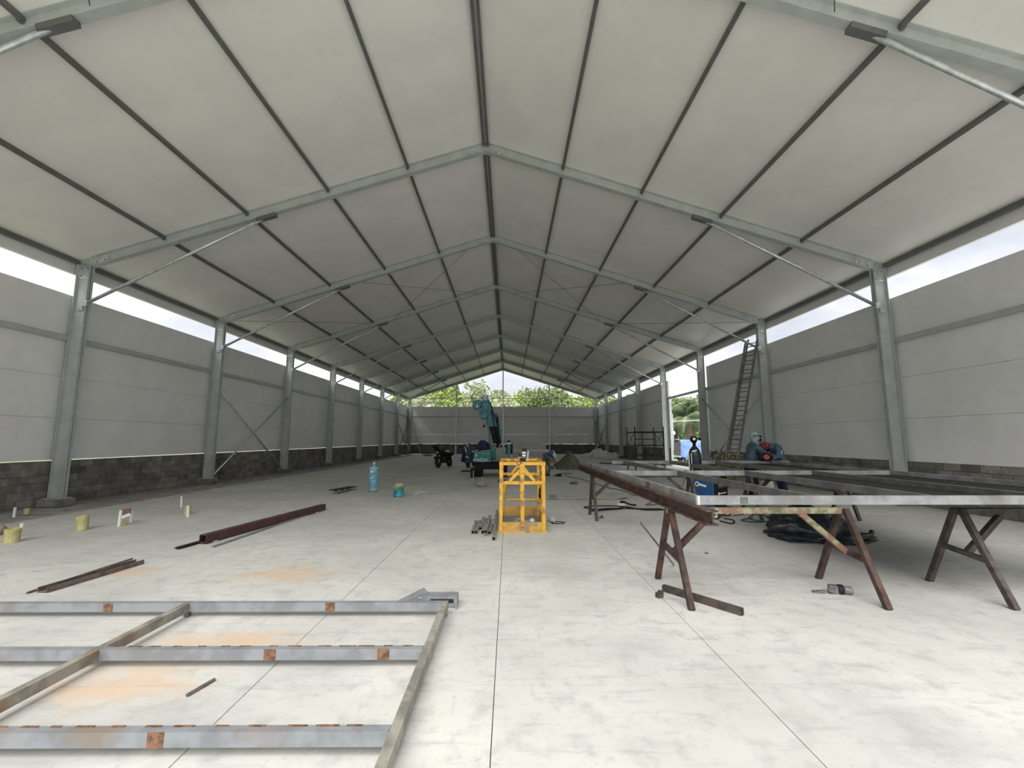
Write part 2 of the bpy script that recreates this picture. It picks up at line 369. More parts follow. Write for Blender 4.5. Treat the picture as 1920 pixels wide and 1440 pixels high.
obj('ridge_cap', MB().box((0, (YF+YE)/2, ztop(0)+.1), (.5, YE-YF, .02)), m_galv, ce)
# ------------------------------------------------------------------ portal frames
ordn = ['closest', 'first', 'second', 'third', 'fourth', 'fifth', 'sixth', 'seventh', 'last']
def frame(i):
    y = FY(i)
    if i == 0: lab = 'grey steel portal frame crossing the top corners of the picture, nearest the camera'
    elif i == 8: lab = 'grey steel end frame carrying the gable at the far wall'
    elif i == 1: lab = 'nearest complete grey steel portal frame, with the tallest columns at left and right'
    else: lab = 'grey steel portal frame, %s complete one counting from the front' % ordn[i]
    t = thing('portal_frame', lab, 'steel frame', (0, y, 0), 'steel portal frames across the hall')
    for s in (-1, 1):
        xi, xo = s*W, s*(W+.33); zt = ztop(xo)-.01
        c = MB().bar((xi+s*.007, y, .18), (xi+s*.007, y, zbot(W)+.02), .014, .15, (0, 1, 0)).bar((xo-s*.007, y, .18), (xo-s*.007, y, zt), .014, .15, (0, 1, 0))
        c.prism([(xi, y-.005, .18), (xo, y-.005, .18), (xo, y-.005, zt), (xi, y-.005, ztop(xi)-.01)], (0, .01, 0))
        obj('column', c, m_steel, t)
        obj('base_plate', MB().box((s*(W+.165), y, .168), (.46, .30, .024)), m_steel, t)
        obj('pedestal', MB().box((s*(W+.165), y, .07), (.52, .42, .17)), m_block, t)
        a = MB(); x0 = xi
        n = Vector((0, 0, 1))
        a.prism([(x0, y-.005, zbot(x0)), (0, y-.005, HR), (0, y-.005, ztop(0)-.004), (x0, y-.005, ztop(x0)-.004)], (0, .01, 0))
        a.bar((x0, y, zbot(x0)+.006), (0, y, HR+.006), .15, .013).bar((x0, y, ztop(x0)-.01), (0, y, ztop(0)-.01), .15, .012)
        obj('rafter', a, m_steel, t)
        obj('haunch_plate', MB().prism([(xi, y-.012, zbot(xi)-.32), (xo, y-.012, zbot(xi)-.32), (xo, y-.012, ztop(xo)-.02), (s*(W-.42), y-.012, ztop(W-.42)-.02), (s*(W-.42), y-.012, zbot(W-.42)+.02), (xi, y-.012, zbot(xi)+.02)], (0, -.012, 0)), m_galv, t)
        if i < 3:
            for (dx, dz) in ((.06, -.25), (.24, -.25), (.06, -.05), (.24, -.05), (-.12, .13), (-.32, .20), (.10, .16)):
                p = Vector((s*(W+dx), y-.024, HE+dz)); obj('bolt', MB().lathe(p, [(.016, 0), (.016, .014), (.006, .02)], 6, axis=(0, -1, 0)), m_purlin, t)
        if i < 8:
            p0, p1 = Vector((s*10.22, y-.02, 5.09)), Vector((s*5.85, y-.02, zbot(5.85)-.05))
            b = obj('knee_brace', MB().tube([p0, p1], .042, 12), m_galv, t, smooth=True)
            obj('brace_bracket', MB().box(p1 + Vector((-s*.06, 0, .02)), (.52, .13, .10), R=Matrix.Rotation(s*math.atan(SL), 3, 'Y')), m_purlin, b)
            obj('brace_shoe', MB().box(p0 + Vector((s*.03, -.02, -.03)), (.12, .10, .16)), m_galv, b)
        if i < 3:
            p = Vector((s*(W+.17), y-.03, 4.95)); obj('clip_plate', MB().box(p, (.16, .02, .14)), m_galv, t)
    if i < 3:
        for x in (-.45, -.28, .28, .45): obj('bolt', MB().lathe((x, y-.006, zbot(x)+.09), [(.016, 0), (.016, .016), (.005, .022)], 6, axis=(0, -1, 0)), m_purlin, t)
    return t
FR = [frame(i) for i in range(9)]
# wind bracing cables under the roof
def cable(name, a, b, lab, r=.008):
    return tag(obj(name, MB().tube([a, b], r, 6), m_dark_tube), lab, 'cable', 'roof wind bracing cables')
for s, sd_ in ((-1, 'left'), (1, 'right')):
    z = lambda x: zbot(x)+.04
    cable('bracing_cable', (s*.9, FY(2), z(.9)), (s*5.3, FY(3), z(5.3)), 'thin dark bracing cable running outward from ridge under %s roof slope' % sd_)
    cable('bracing_cable', (s*5.3, FY(2), z(5.3)), (s*.9, FY(3), z(.9)), 'thin dark bracing cable running inward to ridge under %s roof slope' % sd_)
    cable('bracing_cable', (s*10.1, FY(2)+.1, z(10.1)), (s*5.9, FY(3), z(5.9)), 'thin dark bracing cable from eave knee up the %s roof slope' % sd_)
    cable('bracing_cable', (s*5.3, FY(0)-.1, z(5.3)), (s*1.2, .1, z(1.2)), 'short bracing cable at top edge of picture on the %s slope' % sd_)
# ------------------------------------------------------------------ side walls
blk_me = bpy.data.meshes.new('block')
def block_mesh(me, d):
    b = MB().box((0, 0, 0), d); me.from_pydata([tuple(v) for v in b.v], [], b.f); me.materials.append(m_block); orient(me)
    bm = bmesh.new(); bm.from_mesh(me); bmesh.ops.bevel(bm, geom=bm.edges[:], offset=.008, segments=1, affect='EDGES'); bm.to_mesh(me); bm.free()
CH = .178; BL = .40
block_mesh(blk_me, (.15, BL-.014, CH-.014))
def side_wall(s, name, lab, ymin_blocks):
    w = thing(name, lab, 'wall', (s*XW, 22, 0), kind='structure')
    open_bay = 4 if s > 0 else -1        # right wall: the doorway bay; unseen first bay left out to let light in
    spans = []
    for i in range(0, 9):
        y0 = YF if i == 0 else FY(i-1); y1 = FY(i) + (.24 if i == 8 else 0); spans.append((i, y0, y1))
    # panels
    for i, y0, y1 in spans:
        gx = s*(XW-.05)
        obj('girt', MB().bar((gx, y0+.01, GIRT), (gx, y1-.01, GIRT), .10, .12), m_steel, w)
        gz = ztop(XW-.1)-.06
        obj('eave_purlin', MB().bar((s*(XW-.10), y0+.01, gz), (s*(XW-.10), y1-.01, gz), .08, .10), m_purlin, w)
        obj('eave_panel', MB().box((s*(XW+.04), (y0+y1)/2, (SLOT1+ztop(XW))/2), (.08, y1-y0-.006, ztop(XW)-SLOT1-.01)), m_panel, w)
        if i == open_bay or (s > 0 and i == 0): continue
        pb = ROWS if s < 0 else [1.066]+ROWS[1:]
        obj('added_light_seal', MB().box((s*(XW+.095), (y0+y1)/2, (pb[0]+SLOT0)/2), (.02, y1-y0, SLOT0-pb[0]-.004)), m_panel, w)  # unseen sheet added to stop light leaking through the panel seams
        for k in range(4):
            obj('wall_panel', MB().box((s*(XW+.04), (y0+y1)/2, (pb[k]+pb[k+1])/2), (.08, y1-y0-.006, pb[k+1]-pb[k]-.006)), m_panel, w)
    # blocks: mortar core, then block faces proud of it
    for i, y0, y1 in spans:
        if i == open_bay or (s > 0 and i == 0): continue
        obj('mortar_core', MB().box((s*(XW+.085), (y0+y1)/2, .46), (.13, y1-y0, 1.20)), m_mortar, w)
    far = MB(); n = 0
    rng = random.Random(3 if s < 0 else 5)
    cells = []
    for c in range(6):
        off = (c % 2)*.2
        k = 0
        y = YF + off
        while y + BL < YE:
            yc = y + BL/2
            inopen = s > 0 and FY(3)-.05 < yc < FY(4)+.05
            if not inopen and yc > ymin_blocks-2: cells.append((yc, c))
            y += BL
    cells.sort(key=lambda q: (q[0] < ymin_blocks, abs(q[0])))
    for yc, c in cells:
        p = Vector((s*(XW+.075+rng.uniform(-.006, .006)), yc, CH*(c+.5)))
        if n < 296 and yc >= ymin_blocks:
            instance('block', blk_me, w, p, rot=(0, 0, rng.uniform(-.006, .006))); n += 1
        else: far.box(p, (.15, BL-.014, CH-.014))
    tag(obj('block_courses', far, m_block, w), kind='stuff')
    # cross bracing
    for a, b in ((2, 3), (7, 8)):
        x = s*(W+.19)
        for (pa, pb_) in (((FY(a)+.1, 3.55), (FY(b)-.1, .18)), ((FY(a)+.1, .22), (FY(b)-.1, 3.62))):
            obj('cross_brace', MB().tube([(x, pa[0], pa[1]), (x - s*.0, pb_[0], pb_[1])], .036, 10), m_galv if a == 2 else m_dark_tube, w, smooth=True)
            x -= s*.075
    return w
wl = side_wall(-1, 'wall_left', 'left side wall of white panels above a grey concrete block plinth', 4.0)
wr = side_wall(1, 'wall_right', 'right side wall of white panels above block plinth, with one open bay', 7.2)
# end wall
wb = thing('wall_back', 'far gable wall of white panels with open gable above', 'wall', (0, YE, 0), kind='structure')
PX = [-XW, -5.2, .02, 5.2, XW]
for a, b in zip(PX[:-1], PX[1:]):
    for k in range(4):
        z0, z1 = ROWS[k], (ROWS[k+1] if k < 3 else 5.22)
        obj('wall_panel', MB().box(((a+b)/2, YE+.2, (z0+z1)/2), (b-a-.006, .08, z1-z0-.006)), m_panel, wb)
    obj('girt', MB().bar((a+.05, YE+.1, 4.12), (b-.05, YE+.1, 4.12), .08, .10), m_steel, wb)
    obj('gable_girt', MB().bar((a+.05, YE+.1, 6.16), (b-.05, YE+.1, 6.16), .05, .06), m_steel, wb)
obj('mortar_core', MB().box((0, YE+.24, .525), (2*XW, .1, 1.07)), m_mortar, wb)
mb = MB()
for c in range(6):
    x = -XW + (c % 2)*.2
    while x+BL < XW: mb.box((x+BL/2, YE+.22, CH*(c+.5)), (BL-.014, .15, CH-.014)); x += BL
tag(obj('block_courses', mb, m_block, wb), kind='stuff')
for x in (-5.2, .02, 5.2):
    obj('gable_post', MB().ibeam((x, YE+.02, 0), (x, YE+.02, zbot(x)+.05), .12, .16, upv=(0, 1, 0)), m_galv, wb)
# door jamb frames of the open bay
for y in (FY(3)+.12, FY(4)-.12):
    tag(obj('trim_1' if y < 24 else 'trim_2', MB().box((XW+.05, y, 2.07), (.14, .10, 4.14)), m_galv), 'pale steel jamb post of the %s side of the open bay' % ('near' if y < 24 else 'far'), 'trim', kind='structure')
# ================================================================== things on the floor
# ---- welded frame lying in the left foreground
TZ, TH, TWd = .125, .072, .055
def fz(): return TZ - TH/2
ff = thing('floor_frame', 'large grey welded steel tube frame with rust patches lying on the floor', 'metal frame', (-2.3, 2.9, 0))
XR = .055; XM = -2.28; XL_ = -5.2
YC = [4.235, 3.35, 2.465, 1.58]
def railm(name, a, b, parent, mt=m_grey_tube):
    o = obj(name, MB().bar(a, b, TWd, TH), mt, parent); return o
for y in YC:
    railm('cross_tube', (XL_, y, fz()), (XM-.03, y, fz()), ff); q = railm('cross_tube', (XM+.03, y, fz()), (XR-.03, y, fz()), ff)
for x in (XR, XM, XL_): railm('long_tube', (x, YC[3]-.04, fz()), (x, YC[0]+.03, fz()), ff, m_grey_top)
for (x, y) in ((-.98, YC[0]), (-2.98, YC[0]), (-.25, YC[1]), (-1.05, YC[1]), (-1.15, YC[2])):
    obj('rust_collar', MB().box((x, y-TWd/2+.0005, fz()), (.085, .003, TH+.002)), m_rustpatch, ff)
mb = MB()
for y in (YC[1], YC[2]):
    x = XM+.1
    while x < XR-.1:
        mb.box((x, y+TWd/2-.008, TZ+.001), (random.uniform(.05, .12), .014, .004)); x += random.uniform(.13, .22)
obj('weld_beads', mb, m_rustpatch, ff)
for k, (x, y) in enumerate(((XR, YC[0]), (XR, YC[3]), (XM, YC[0]), (XM, YC[2]), (XL_, YC[0]), (XL_, YC[2]))):
    tag(obj('steel_packer', MB().box((x, y, (TZ-TH)/2), (.04, .04, TZ-TH)), m_dark_tube), 'short dark steel packer under the %s of the floor frame' % ['far right corner', 'near right corner', 'far end of the middle tube', 'near part of the middle tube', 'far left corner', 'near left part'][k], 'packer', 'packers under the floor frame')
# bracket offcut beyond the frame corner
br = thing('bracket_offcut', 'grey folded metal bracket with dark slot behind the floor frame corner', 'bracket', (-.1, 4.4, 0))
c = Vector((-.10, 4.36, 0))
obj('channel', MB().box((c.x+.07, c.y+.07, .05), (.34, .012, .10)).box((c.x+.07, c.y+.13, .10), (.34, .13, .012)).box((c.x+.24, c.y+.1, .055), (.012, .16, .11)), m_grey_tube, br)
obj('slot', MB().box((c.x+.1, c.y+.062, .065), (.22, .006, .035)), m_dark, br)
obj('flap', MB().bar((c.x-.33, c.y+.08, .03), (c.x-.08, c.y+.20, .12), .14, .012), m_grey_tube, br)
obj('clip', MB().box((c.x-.12, c.y+.06, .04), (.07, .05, .08)), m_bright_tube, br)
# ---- steel sections on the left
a, b = G(78, 1112), G(262, 1057)
chn = thing('steel_channel', 'short brown steel channel lying left behind the floor frame', 'steel channel', (a+b)/2)
d = (b-a).normalized(); n_ = Vector((-d.y, d.x, 0))
m_chan = M('brown_channel', (.15, .115, .10), .75, .2, .25, 9)
obj('web', MB().bar(a+Vector((0,0,.012)), b+Vector((0,0,.012)), .11, .008), m_chan, chn)
for k in (-1, 1): obj('flange', MB().bar(a+n_*k*.055+Vector((0,0,.03)), b+n_*k*.055+Vector((0,0,.03)), .008, .05), m_chan, chn)
tag(obj('steel_rod', MB().tube([G(50, 1114)+Vector((0,0,.012)), G(248, 1049)+Vector((0,0,.012))], .011, 8), m_dark_tube), 'thin dark steel rod beside the short brown channel', 'rod')
tag(obj('steel_rod', MB().tube([G(350, 1307)+Vector((0,0,.01)), G(402, 1277)+Vector((0,0,.01))], .011, 8), m_dark_tube), 'short dark rod inside the floor frame', 'rod')
a, b = G(379, 1021), G(606, 957)
d = (b-a).normalized(); n_ = Vector((-d.y, d.x, 0))
bt = thing('box_tube', 'long dark red steel box tube on left side of floor', 'steel tube', (a+b)/2)
obj('tube', MB().bar(a+Vector((0,0,.082)), b+Vector((0,0,.082)), .115, .12, hollow=.008), m_red, bt)
for f in (.06, .9):
    p = a.lerp(b, f); tag(obj('timber_bearer', MB().bar(p-n_*.075+Vector((0,0,.011)), p+n_*.075+Vector((0,0,.011)), .06, .022), m_plate), 'low timber bearer under the %s end of dark red box tube' % ('near' if f < .5 else 'far'), 'bearer')
tag(obj('steel_rod', MB().bar(G(398, 1027)+Vector((0,0,.012)), G(590, 961)+Vector((0,0,.012)), .05, .02), m_bright_tube), 'pale flat bar lying beside the dark red box tube', 'flat bar')
tag(obj('steel_rod', MB().tube([a-d*.3+n_*.17+Vector((0,0,.014)), b-d*.4+n_*.17+Vector((0,0,.014))], .014, 8), m_dark_tube), 'dark rod behind the dark red box tube', 'rod')
tag(obj('steel_angle', MB().bar(a-d*.32+n_*.10+Vector((0,0,.014)), a+d*.5+n_*.105+Vector((0,0,.014)), .05, .028), m_black), 'black steel offcut poking out before the dark red box tube', 'offcut')
# ---- pvc pipe stubs
def stub(name, base, top, r, mt, lab, cat='pipe stub', grp='pipe stubs rising from the floor', hollow=True):
    p = G(*base); Y = p.y; q = OY(top[0], top[1], Y)
    pr = [(r, 0), (r, q.z), (r*.82, q.z), (r*.8, q.z-.03)] if hollow else [(r, 0), (r, q.z-.005), (r*.6, q.z)]
    t = obj(name, MB().lathe((p.x, p.y, 0), pr, 16), [mt], smooth=False); t.rotation_euler = (0, (q.x-p.x)/max(q.z, .05)*.9, 0)
    return tag(t, lab, cat, grp)
stub('pipe_stub', (21, 1017), (25, 991), .095, m_pvcy, 'widest yellow pipe stub, near the left edge of the picture')
stub('pipe_stub', (154, 993.5), (155, 966), .085, m_pvcy, 'tall yellow pipe stub standing alone between white pipes')
stub('pipe_stub', (351, 964), (352, 948), .065, m_pvcy, 'pale yellow pipe stub behind a thin white pipe, farthest along')
stub('pipe_stub', (233, 984.5), (234, 974), .035, m_pvcy, 'small pale pipe stub below the little board between white pipes')
stub('pipe_stub', (50, 964), (50, 953), .05, m_pvcy, 'small yellow pipe stub beside the block wall')
for k, (bb, tt, lab) in enumerate((((38, 1005.5), (42, 981), 'thin white pipe right of the widest yellow stub'), ((26, 970), (28.5, 951), 'thin white pipe near the block wall at left'), ((223, 987), (227, 957), 'thin white pipe left of the little maroon board'), ((246, 979), (246.5, 958), 'thin white pipe right of the little maroon board'), ((340, 951), (340.5, 930), 'thin white pipe farthest back toward the wall'), ((352, 969.5), (353, 947.5), 'thin white pipe in front of the pale yellow stub'))):
    stub('white_pipe', bb, tt, .024, m_white, lab, 'pipe', 'thin white pipes rising from the floor', False)
p = G(235, 983); q = OY(229, 964, p.y); q2 = OY(245, 962, p.y)
sg = thing('marker_board', 'little maroon and white board fixed between two white pipes', 'board', (p.x, p.y, 0))
obj('upper_board', MB().bar(q+Vector((0,0,.03)), q2+Vector((0,0,.04)), .02, .11), M('maroon_board', (.20, .10, .10), .8), sg)
obj('lower_board', MB().bar(q+Vector((0,-.01,-.06)), q2+Vector((0,-.01,-.02)), .02, .05), m_white, sg)
p = G(1, 1003); tag(obj('pipe_bend', MB().tube([(p.x-.25, p.y, .08), (p.x-.05, p.y, .09), (p.x+.03, p.y, .07)], [.08, .09, .07], 14), M('pink_grey_plastic', (.34, .25, .23), .6), smooth=True), 'pinkish pipe fitting cut by the left edge of picture', 'pipe fitting')
# ---- scrap, bottle, can, paper
sc_ = thing('scrap_channel', 'dark twisted metal offcut lying left of the water bottle', 'scrap metal', G(643, 926))
a, b = G(624, 927)+Vector((0,0,.12)), G(662, 917)+Vector((0,0,.08))
obj('plate', MB().bar(a, b, .26, .02), m_black, sc_)
for f in (.15, .45, .8):
    p = a.lerp(b, f); obj('tab', MB().bar(p+Vector((.02, -.1, 0)), Vector((p.x+.05, p.y-.14, 0)), .09, .012), m_bright_tube, sc_)
    obj('tab', MB().bar(p+Vector((-.02, .1, 0)), Vector((p.x-.05, p.y+.1, 0)), .06, .012), m_bright_tube, sc_)
p = G(699.5, 922); bo = thing('water_bottle', 'tall blue plastic water bottle standing on the floor', 'bottle', (p.x, p.y, 0))
H = OY(700, 866, p.y).z; r = .135
obj('body', MB().lathe((p.x, p.y, 0), [(r*.95, .0), (r, .03), (r, H*.13), (r*.97, H*.14), (r, H*.16), (r, H*.40), (r*.94, H*.42), (r, H*.44), (r, H*.55), (r*.94, H*.57), (r, H*.59), (r, H*.76), (r*.85, H*.80), (r*.5, H*.84), (r*.3, H*.88), (r*.26, H*.94)], 24), m_bottle, bo, smooth=True)
obj('base_band', MB().lathe((p.x, p.y, 0), [(r*1.01, .01), (r*1.01, H*.12)], 24), m_bottle2, bo, smooth=True)
obj('shoulder_ring', MB().lathe((p.x, p.y, H*.785), [(r*.98, 0), (r*1.03, .012), (r*.95, .024)], 24), m_white, bo, smooth=True)
obj('cap', MB().lathe((p.x, p.y, H*.91), [(r*.22, 0), (r*.26, .01), (r*.2, H*.07), (r*.1, H*.09)], 14), m_white, bo, smooth=True)
obj('label_mark', MB().box((p.x-.03, p.y-r-.001, H*.68), (.07, .006, .06)).box((p.x-.02, p.y-r-.001, H*.47), (.09, .006, .03)), m_white, bo)
p = G(747, 931); ca = thing('paint_can', 'teal paint can with pale yellow top rim on the floor', 'paint can', (p.x, p.y, 0))
H = OY(747, 907, p.y).z; r = .145
obj('body', MB().lathe((p.x, p.y, 0), [(r, 0), (r*1.02, .012), (r, .02), (r, H*.66)], 24), m_can, ca, smooth=True)
obj('rim_band', MB().lathe((p.x, p.y, H*.66), [(r*1.005, 0), (r*1.005, H*.28), (r*1.03, H*.32), (r*.97, H*.33), (r*.93, H*.28), (r*.92, H*.05)], 24), m_canrim, ca, smooth=True)
obj('label_mark', MB().box((p.x-.04, p.y-r-.002, H*.38), (.10, .004, .08)).box((p.x-.05, p.y-r-.002, H*.07), (.07, .004, .02)), M('dark_teal_print', (.02, .12, .2), .5), ca)
mb = MB(); a = G(766, 926)
for (x0, y0, x1, y1) in ((765, 926, 783, 923), (783, 923, 803, 922.5), (776, 928, 792, 925), (780, 926, 788, 921.5)):
    mb.bar(G(x0, y0)+Vector((0,0,.008)), G(x1, y1)+Vector((0,0,.012)), .035, .012)
tag(obj('paper_scrap', mb, m_white), 'crumpled white paper strips right of the paint can', 'paper')
tag(obj('stone_lump', MB().blob(G(903, 913)+Vector((0, .15, .11)), (.17, .17, .17), .15, 2, 4, 3, flat=-.11), m_stone, smooth=True), 'pale rounded lump of mortar before the crane tracks', 'mortar lump')
for k, (px, py, lab) in enumerate(((148, 948, 'tiny white wrapper beside the block wall'), (69, 952*1, 'small pale offcut beside the left block wall'))):
    pass
# ---- short box tubes beside the basket
fr_ = [(210, 1290), (258, 1292), (325, 1232), (360, 1290), (402, 1334), (460, 1298), (525, 1390)]
bk_ = [(262, 1125), (318, 1122), (378, 1072), (412, 1085), (468, 1088), (515, 1108), (577, 965)]
m_offcut = M('grey_offcut_steel', (.24, .235, .225), .6, .2, .25, 12)
for k, (f, b) in enumerate(zip(fr_, bk_)):
    a, b2 = G(860+f[0]/8, 840+f[1]/8), G(860+b[0]/8, 840+b[1]/8)
    z = .028 + (.052 if k == 4 else 0)
    pos = ['leftmost of the row', 'second from left in the row', 'third from left, set back', 'fourth from left in the row', 'fifth from left, lying on its neighbours', 'sixth from left in the row', 'longest one, right beside the basket'][k]
    tag(obj('tube_offcut', MB().bar(a+Vector((0,0,z)), b2+Vector((0,0,z)), .05, .052, hollow=.004), m_offcut), 'grey square tube offcut, %s' % pos, 'tube offcut', 'square tube offcuts left of the yellow basket')
# ---- yellow man basket
bx0, bx1, by0, by1 = G(936, 1000).x, G(1023, 999).x, 7.82, 9.22
bk = thing('man_basket', 'rusty yellow steel lifting basket with open frame and kick plates', 'lifting basket', ((bx0+bx1)/2, (by0+by1)/2, 0))
cx = (bx0+bx1)/2; zt = OY(980, 869.5, by0).z; zm = OY(980, 905, by0).z; zk = OY(980, 979, by0).z; t_ = .055
obj('floor_plate', MB().box((cx, (by0+by1)/2, .035), (bx1-bx0, by1-by0, .03)), m_grit, bk)
obj('base_lip', MB().box((cx, by0-.01, .02), (bx1-bx0+.05, .05, .04)).box((cx, by1+.01, .02), (bx1-bx0+.05, .05, .04)), m_yellow_worn, bk)
obj('kick_plate', MB().box((cx, by0, (.04+zk)/2), (bx1-bx0-.11, .012, zk-.04)), m_yellow_worn, bk)
obj('kick_plate', MB().box((cx, by1, .14), (bx1-bx0, .012, .2)), m_yellow_worn, bk)
for s, x in ((-1, bx0), (1, bx1)):
    obj('kick_plate', MB().box((x, (by0+by1)/2, .11), (.012, by1-by0, .14)), m_yellow_worn, bk)
    for y in (by0, by1): obj('corner_post', MB().bar((x-s*t_/2, y, .02), (x-s*t_/2, y, zt), t_, t_), m_yellow, bk)
    obj('post', MB().bar((x-s*.03, by0+.32, .04), (x-s*.03, by0+.32, zt), .045, .045), m_yellow, bk)
    obj('top_rail', MB().bar((x-s*t_/2, by0+.03, zt), (x-s*t_/2, by1-.03, zt), t_*.94, t_*.96), m_yellow, bk)
    obj('middle_rail', MB().bar((x-s*t_/2, by0+.03, zm), (x-s*t_/2, by1-.03, zm), t_*.8, t_*.8), m_yellow, bk)
for y in (by0, by1): obj('top_rail', MB().bar((bx0-.004, y, zt+.004), (bx1+.004, y, zt+.004), t_*1.06, t_), m_yellow, bk)
obj('middle_rail', MB().bar((bx0+.03, by0, zm), (bx1-.03, by0, zm), t_*.9, t_), m_yellow, bk)
obj('middle_rail', MB().bar((bx0+.03, by1, zm+.04), (bx1-.03, by1, zm+.04), t_*.9, t_), m_yellow, bk)
zl = OY(980, 937, by1).z
obj('back_rail', MB().tube([(bx0+.1, by1-.03, zm-.1), (bx0+.07, by1-.03, zl+.12), (bx0+.14, by1-.03, zl), (bx1-.05, by1-.03, zl)], .024, 8), m_yellow, bk)
obj('centre_post', MB().bar((cx, by0, .1), (cx, by0, zt+.06), .062, .05), m_yellow, bk)
obj('centre_post', MB().bar((cx+.02, by1, .1), (cx+.02, by1, zt), .05, .045), m_yellow, bk)
for y, k in ((by0-.005, 1), (by1, .9)):
    for s in (-1, 1): obj('diagonal_brace', MB().bar((cx+s*.03, y, zt-.10), (cx+s*.22*k+0, y, zm+.03), .035, .05), m_yellow, bk)
    obj('beam_lug', MB().box((cx, y-.02, zt-.06), (.085, .03, .20)), m_yellow, bk)
for (x0, y0, x1, y1, z, w) in ((bx0+.25, by0+.5, bx0+.4, by0+1.1, .06, .09), (bx0+.2, by0+.3, bx0+.52, by0+.8, .065, .10), (cx+.05, by0+.4, cx+.2, by0+.9, .06, .07)):
    obj('loose_board', MB().bar((x0, y0, z), (x1, y1, z), w, .018), m_plate, bk)
tag(obj('crushed_cup', MB().blob((bx1-.2, by0+.5, .108), (.045, .045, .05), .2, 3, 2, 2), m_white), 'crushed white cup on the basket floor', 'cup')
# hoist hardware on top of the basket
hk = thing('lifting_clamp', 'black and white lifting clamp standing on top of yellow basket', 'clamp', (cx+.03, by0+.25, zt))
hx = cx+.03; hy = by0+.02; z0 = zt+.0275
obj('base', MB().box((hx-.02, hy, z0+.035), (.10, .10, .07)), m_black, hk)
obj('mast', MB().box((hx, hy, z0+.13), (.055, .055, .14)), m_dark_tube, hk)
obj('white_band', MB().box((hx, hy, z0+.115), (.062, .062, .022)).box((hx, hy, z0+.165), (.062, .062, .02)), m_white, hk)
obj('head', MB().box((hx+.005, hy, z0+.215), (.07, .07, .05)), m_black, hk)
obj('side_arm', MB().bar((hx+.06, hy, z0+.02), (hx+.075, hy, z0+.19), .025, .025), m_lblue, hk)
obj('lever', MB().tube([(hx-.01, hy, z0+.10), (hx-.1, hy-.02, z0+.14)], .010, 6), m_black, hk)
obj('ring', MB().tube([(hx-.09+.035*math.cos(a), hy-.06, z0-.01+.035*math.sin(a)) for a in np.linspace(0, 2*PI, 13)], .008, 6, cap=False), m_dark_tube, hk)
obj('orange_cover', MB().box((hx-.07, hy+.02, z0+.045), (.07, .07, .08)), M('faded_orange_plastic', (.50, .22, .06), .6), hk)
ch = thing('chain', 'dark chain lying along the right back rail of yellow basket', 'chain', (bx1-.2, by1, zt+.0275))
for k in range(7): obj('link', MB().blob((bx1-.06-.045*k, by1, zt+.052+.003*(k % 2)), (.026, .016, .018), .1, 2, k, 1), m_dark_tube, ch)
tag(obj('glove', MB().blob((bx1+.005, by1-.35, zm-.30), (.05, .05, .12), .3, 3, 5, 2), m_black), 'dark glove hanging on right side of yellow basket', 'glove')
p = G(1033, 979); tag(obj('plastic_wrap', MB().blob((p.x+.03, p.y, .05), (.09, .07, .06), .3, 3, 3, 2, flat=-.05), m_wrap), 'small crumpled clear wrapper right of the basket', 'wrapper')
p = G(1048, 983); tag(obj('wire_loop', MB().tube([(p.x+.13*math.cos(a), p.y+.1+.10*math.sin(a), .012) for a in np.linspace(0, 5.6, 20)], .008, 6), m_black), 'thin black wire loop right of the yellow basket', 'wire')
p = G(922, 985); tag(obj('plastic_wrap', MB().blob((p.x+.02, p.y, .035), (.035, .05, .05), .3, 3, 8, 2, flat=-.035), m_wrap), 'pale wrapper between tube offcuts and the basket', 'wrapper')
# ---- flat sheet, block, small things behind the basket
a, b = G(1022, 936.5), G(1180, 937)
tag(obj('plywood_sheet', MB().prism([(a.x, a.y, .012), (b.x-.35, b.y, .012), (b.x, b.y+.1, .07), (b.x+.05, b.y+1.0, .05), (a.x, a.y+1.15, .012)], (0, 0, .015)), m_plate), 'large pale plywood sheet lying on floor behind the basket', 'sheet')
p = G(1035.5, 935.5); tag(obj('concrete_block', MB().box((p.x, p.y-.22, .06), (.17, .09, .12), .1).box((p.x, p.y-.22, .1205), (.12, .05, .004), .1), m_block), 'small grey concrete block by the plywood sheet', 'block')
# ================================================================== welding bench on the right
HT = .872
def horse(x0, x1, yc, lab, mbeam, mleg, sp=.475):
    t = thing('sawhorse', lab, 'sawhorse', ((x0+x1)/2, yc, 0), 'steel sawhorses under the tube frame')
    obj('top_beam', MB().bar((x0-.03, yc, HT-.03), (x1+.03, yc, HT-.03), .06, .06), mbeam, t)
    for x, s in ((x0, 1), (x1, -1)):
        for k in (-1, 1):
            obj('leg', MB().bar((x, yc+k*.035, HT-.01), (x-s*.0, yc+k*sp, .0), .052, .055, (1, 0, 0)), mleg, t)
        obj('tie', MB().bar((x, yc-.27, .39), (x, yc+.25, .45), .05, .045), mleg, t)
        obj('brace', MB().bar((x+s*.02, yc-.02, .42), (x+s*.47, yc, HT-.05), .05, .055), mleg if mbeam is not m_moss or s > 0 else m_moss, t)
    return t
horse(2.365, 4.235, 4.825, 'nearest sawhorse, rusty with a mossy top beam', m_moss, m_rust)
horse(5.435, 7.4, 4.77, 'dark sawhorse at the right edge of the picture', m_rust_dk, m_rust_dk, .43)
horse(2.38, 4.42, 9.27, 'far left sawhorse holding up the far end of rusty beam', m_rust_dk, m_rust_dk, .38)
horse(5.66, 7.6, 9.27, 'far right sawhorse in front of the two welders', m_rust_dk, m_rust_dk, .38)
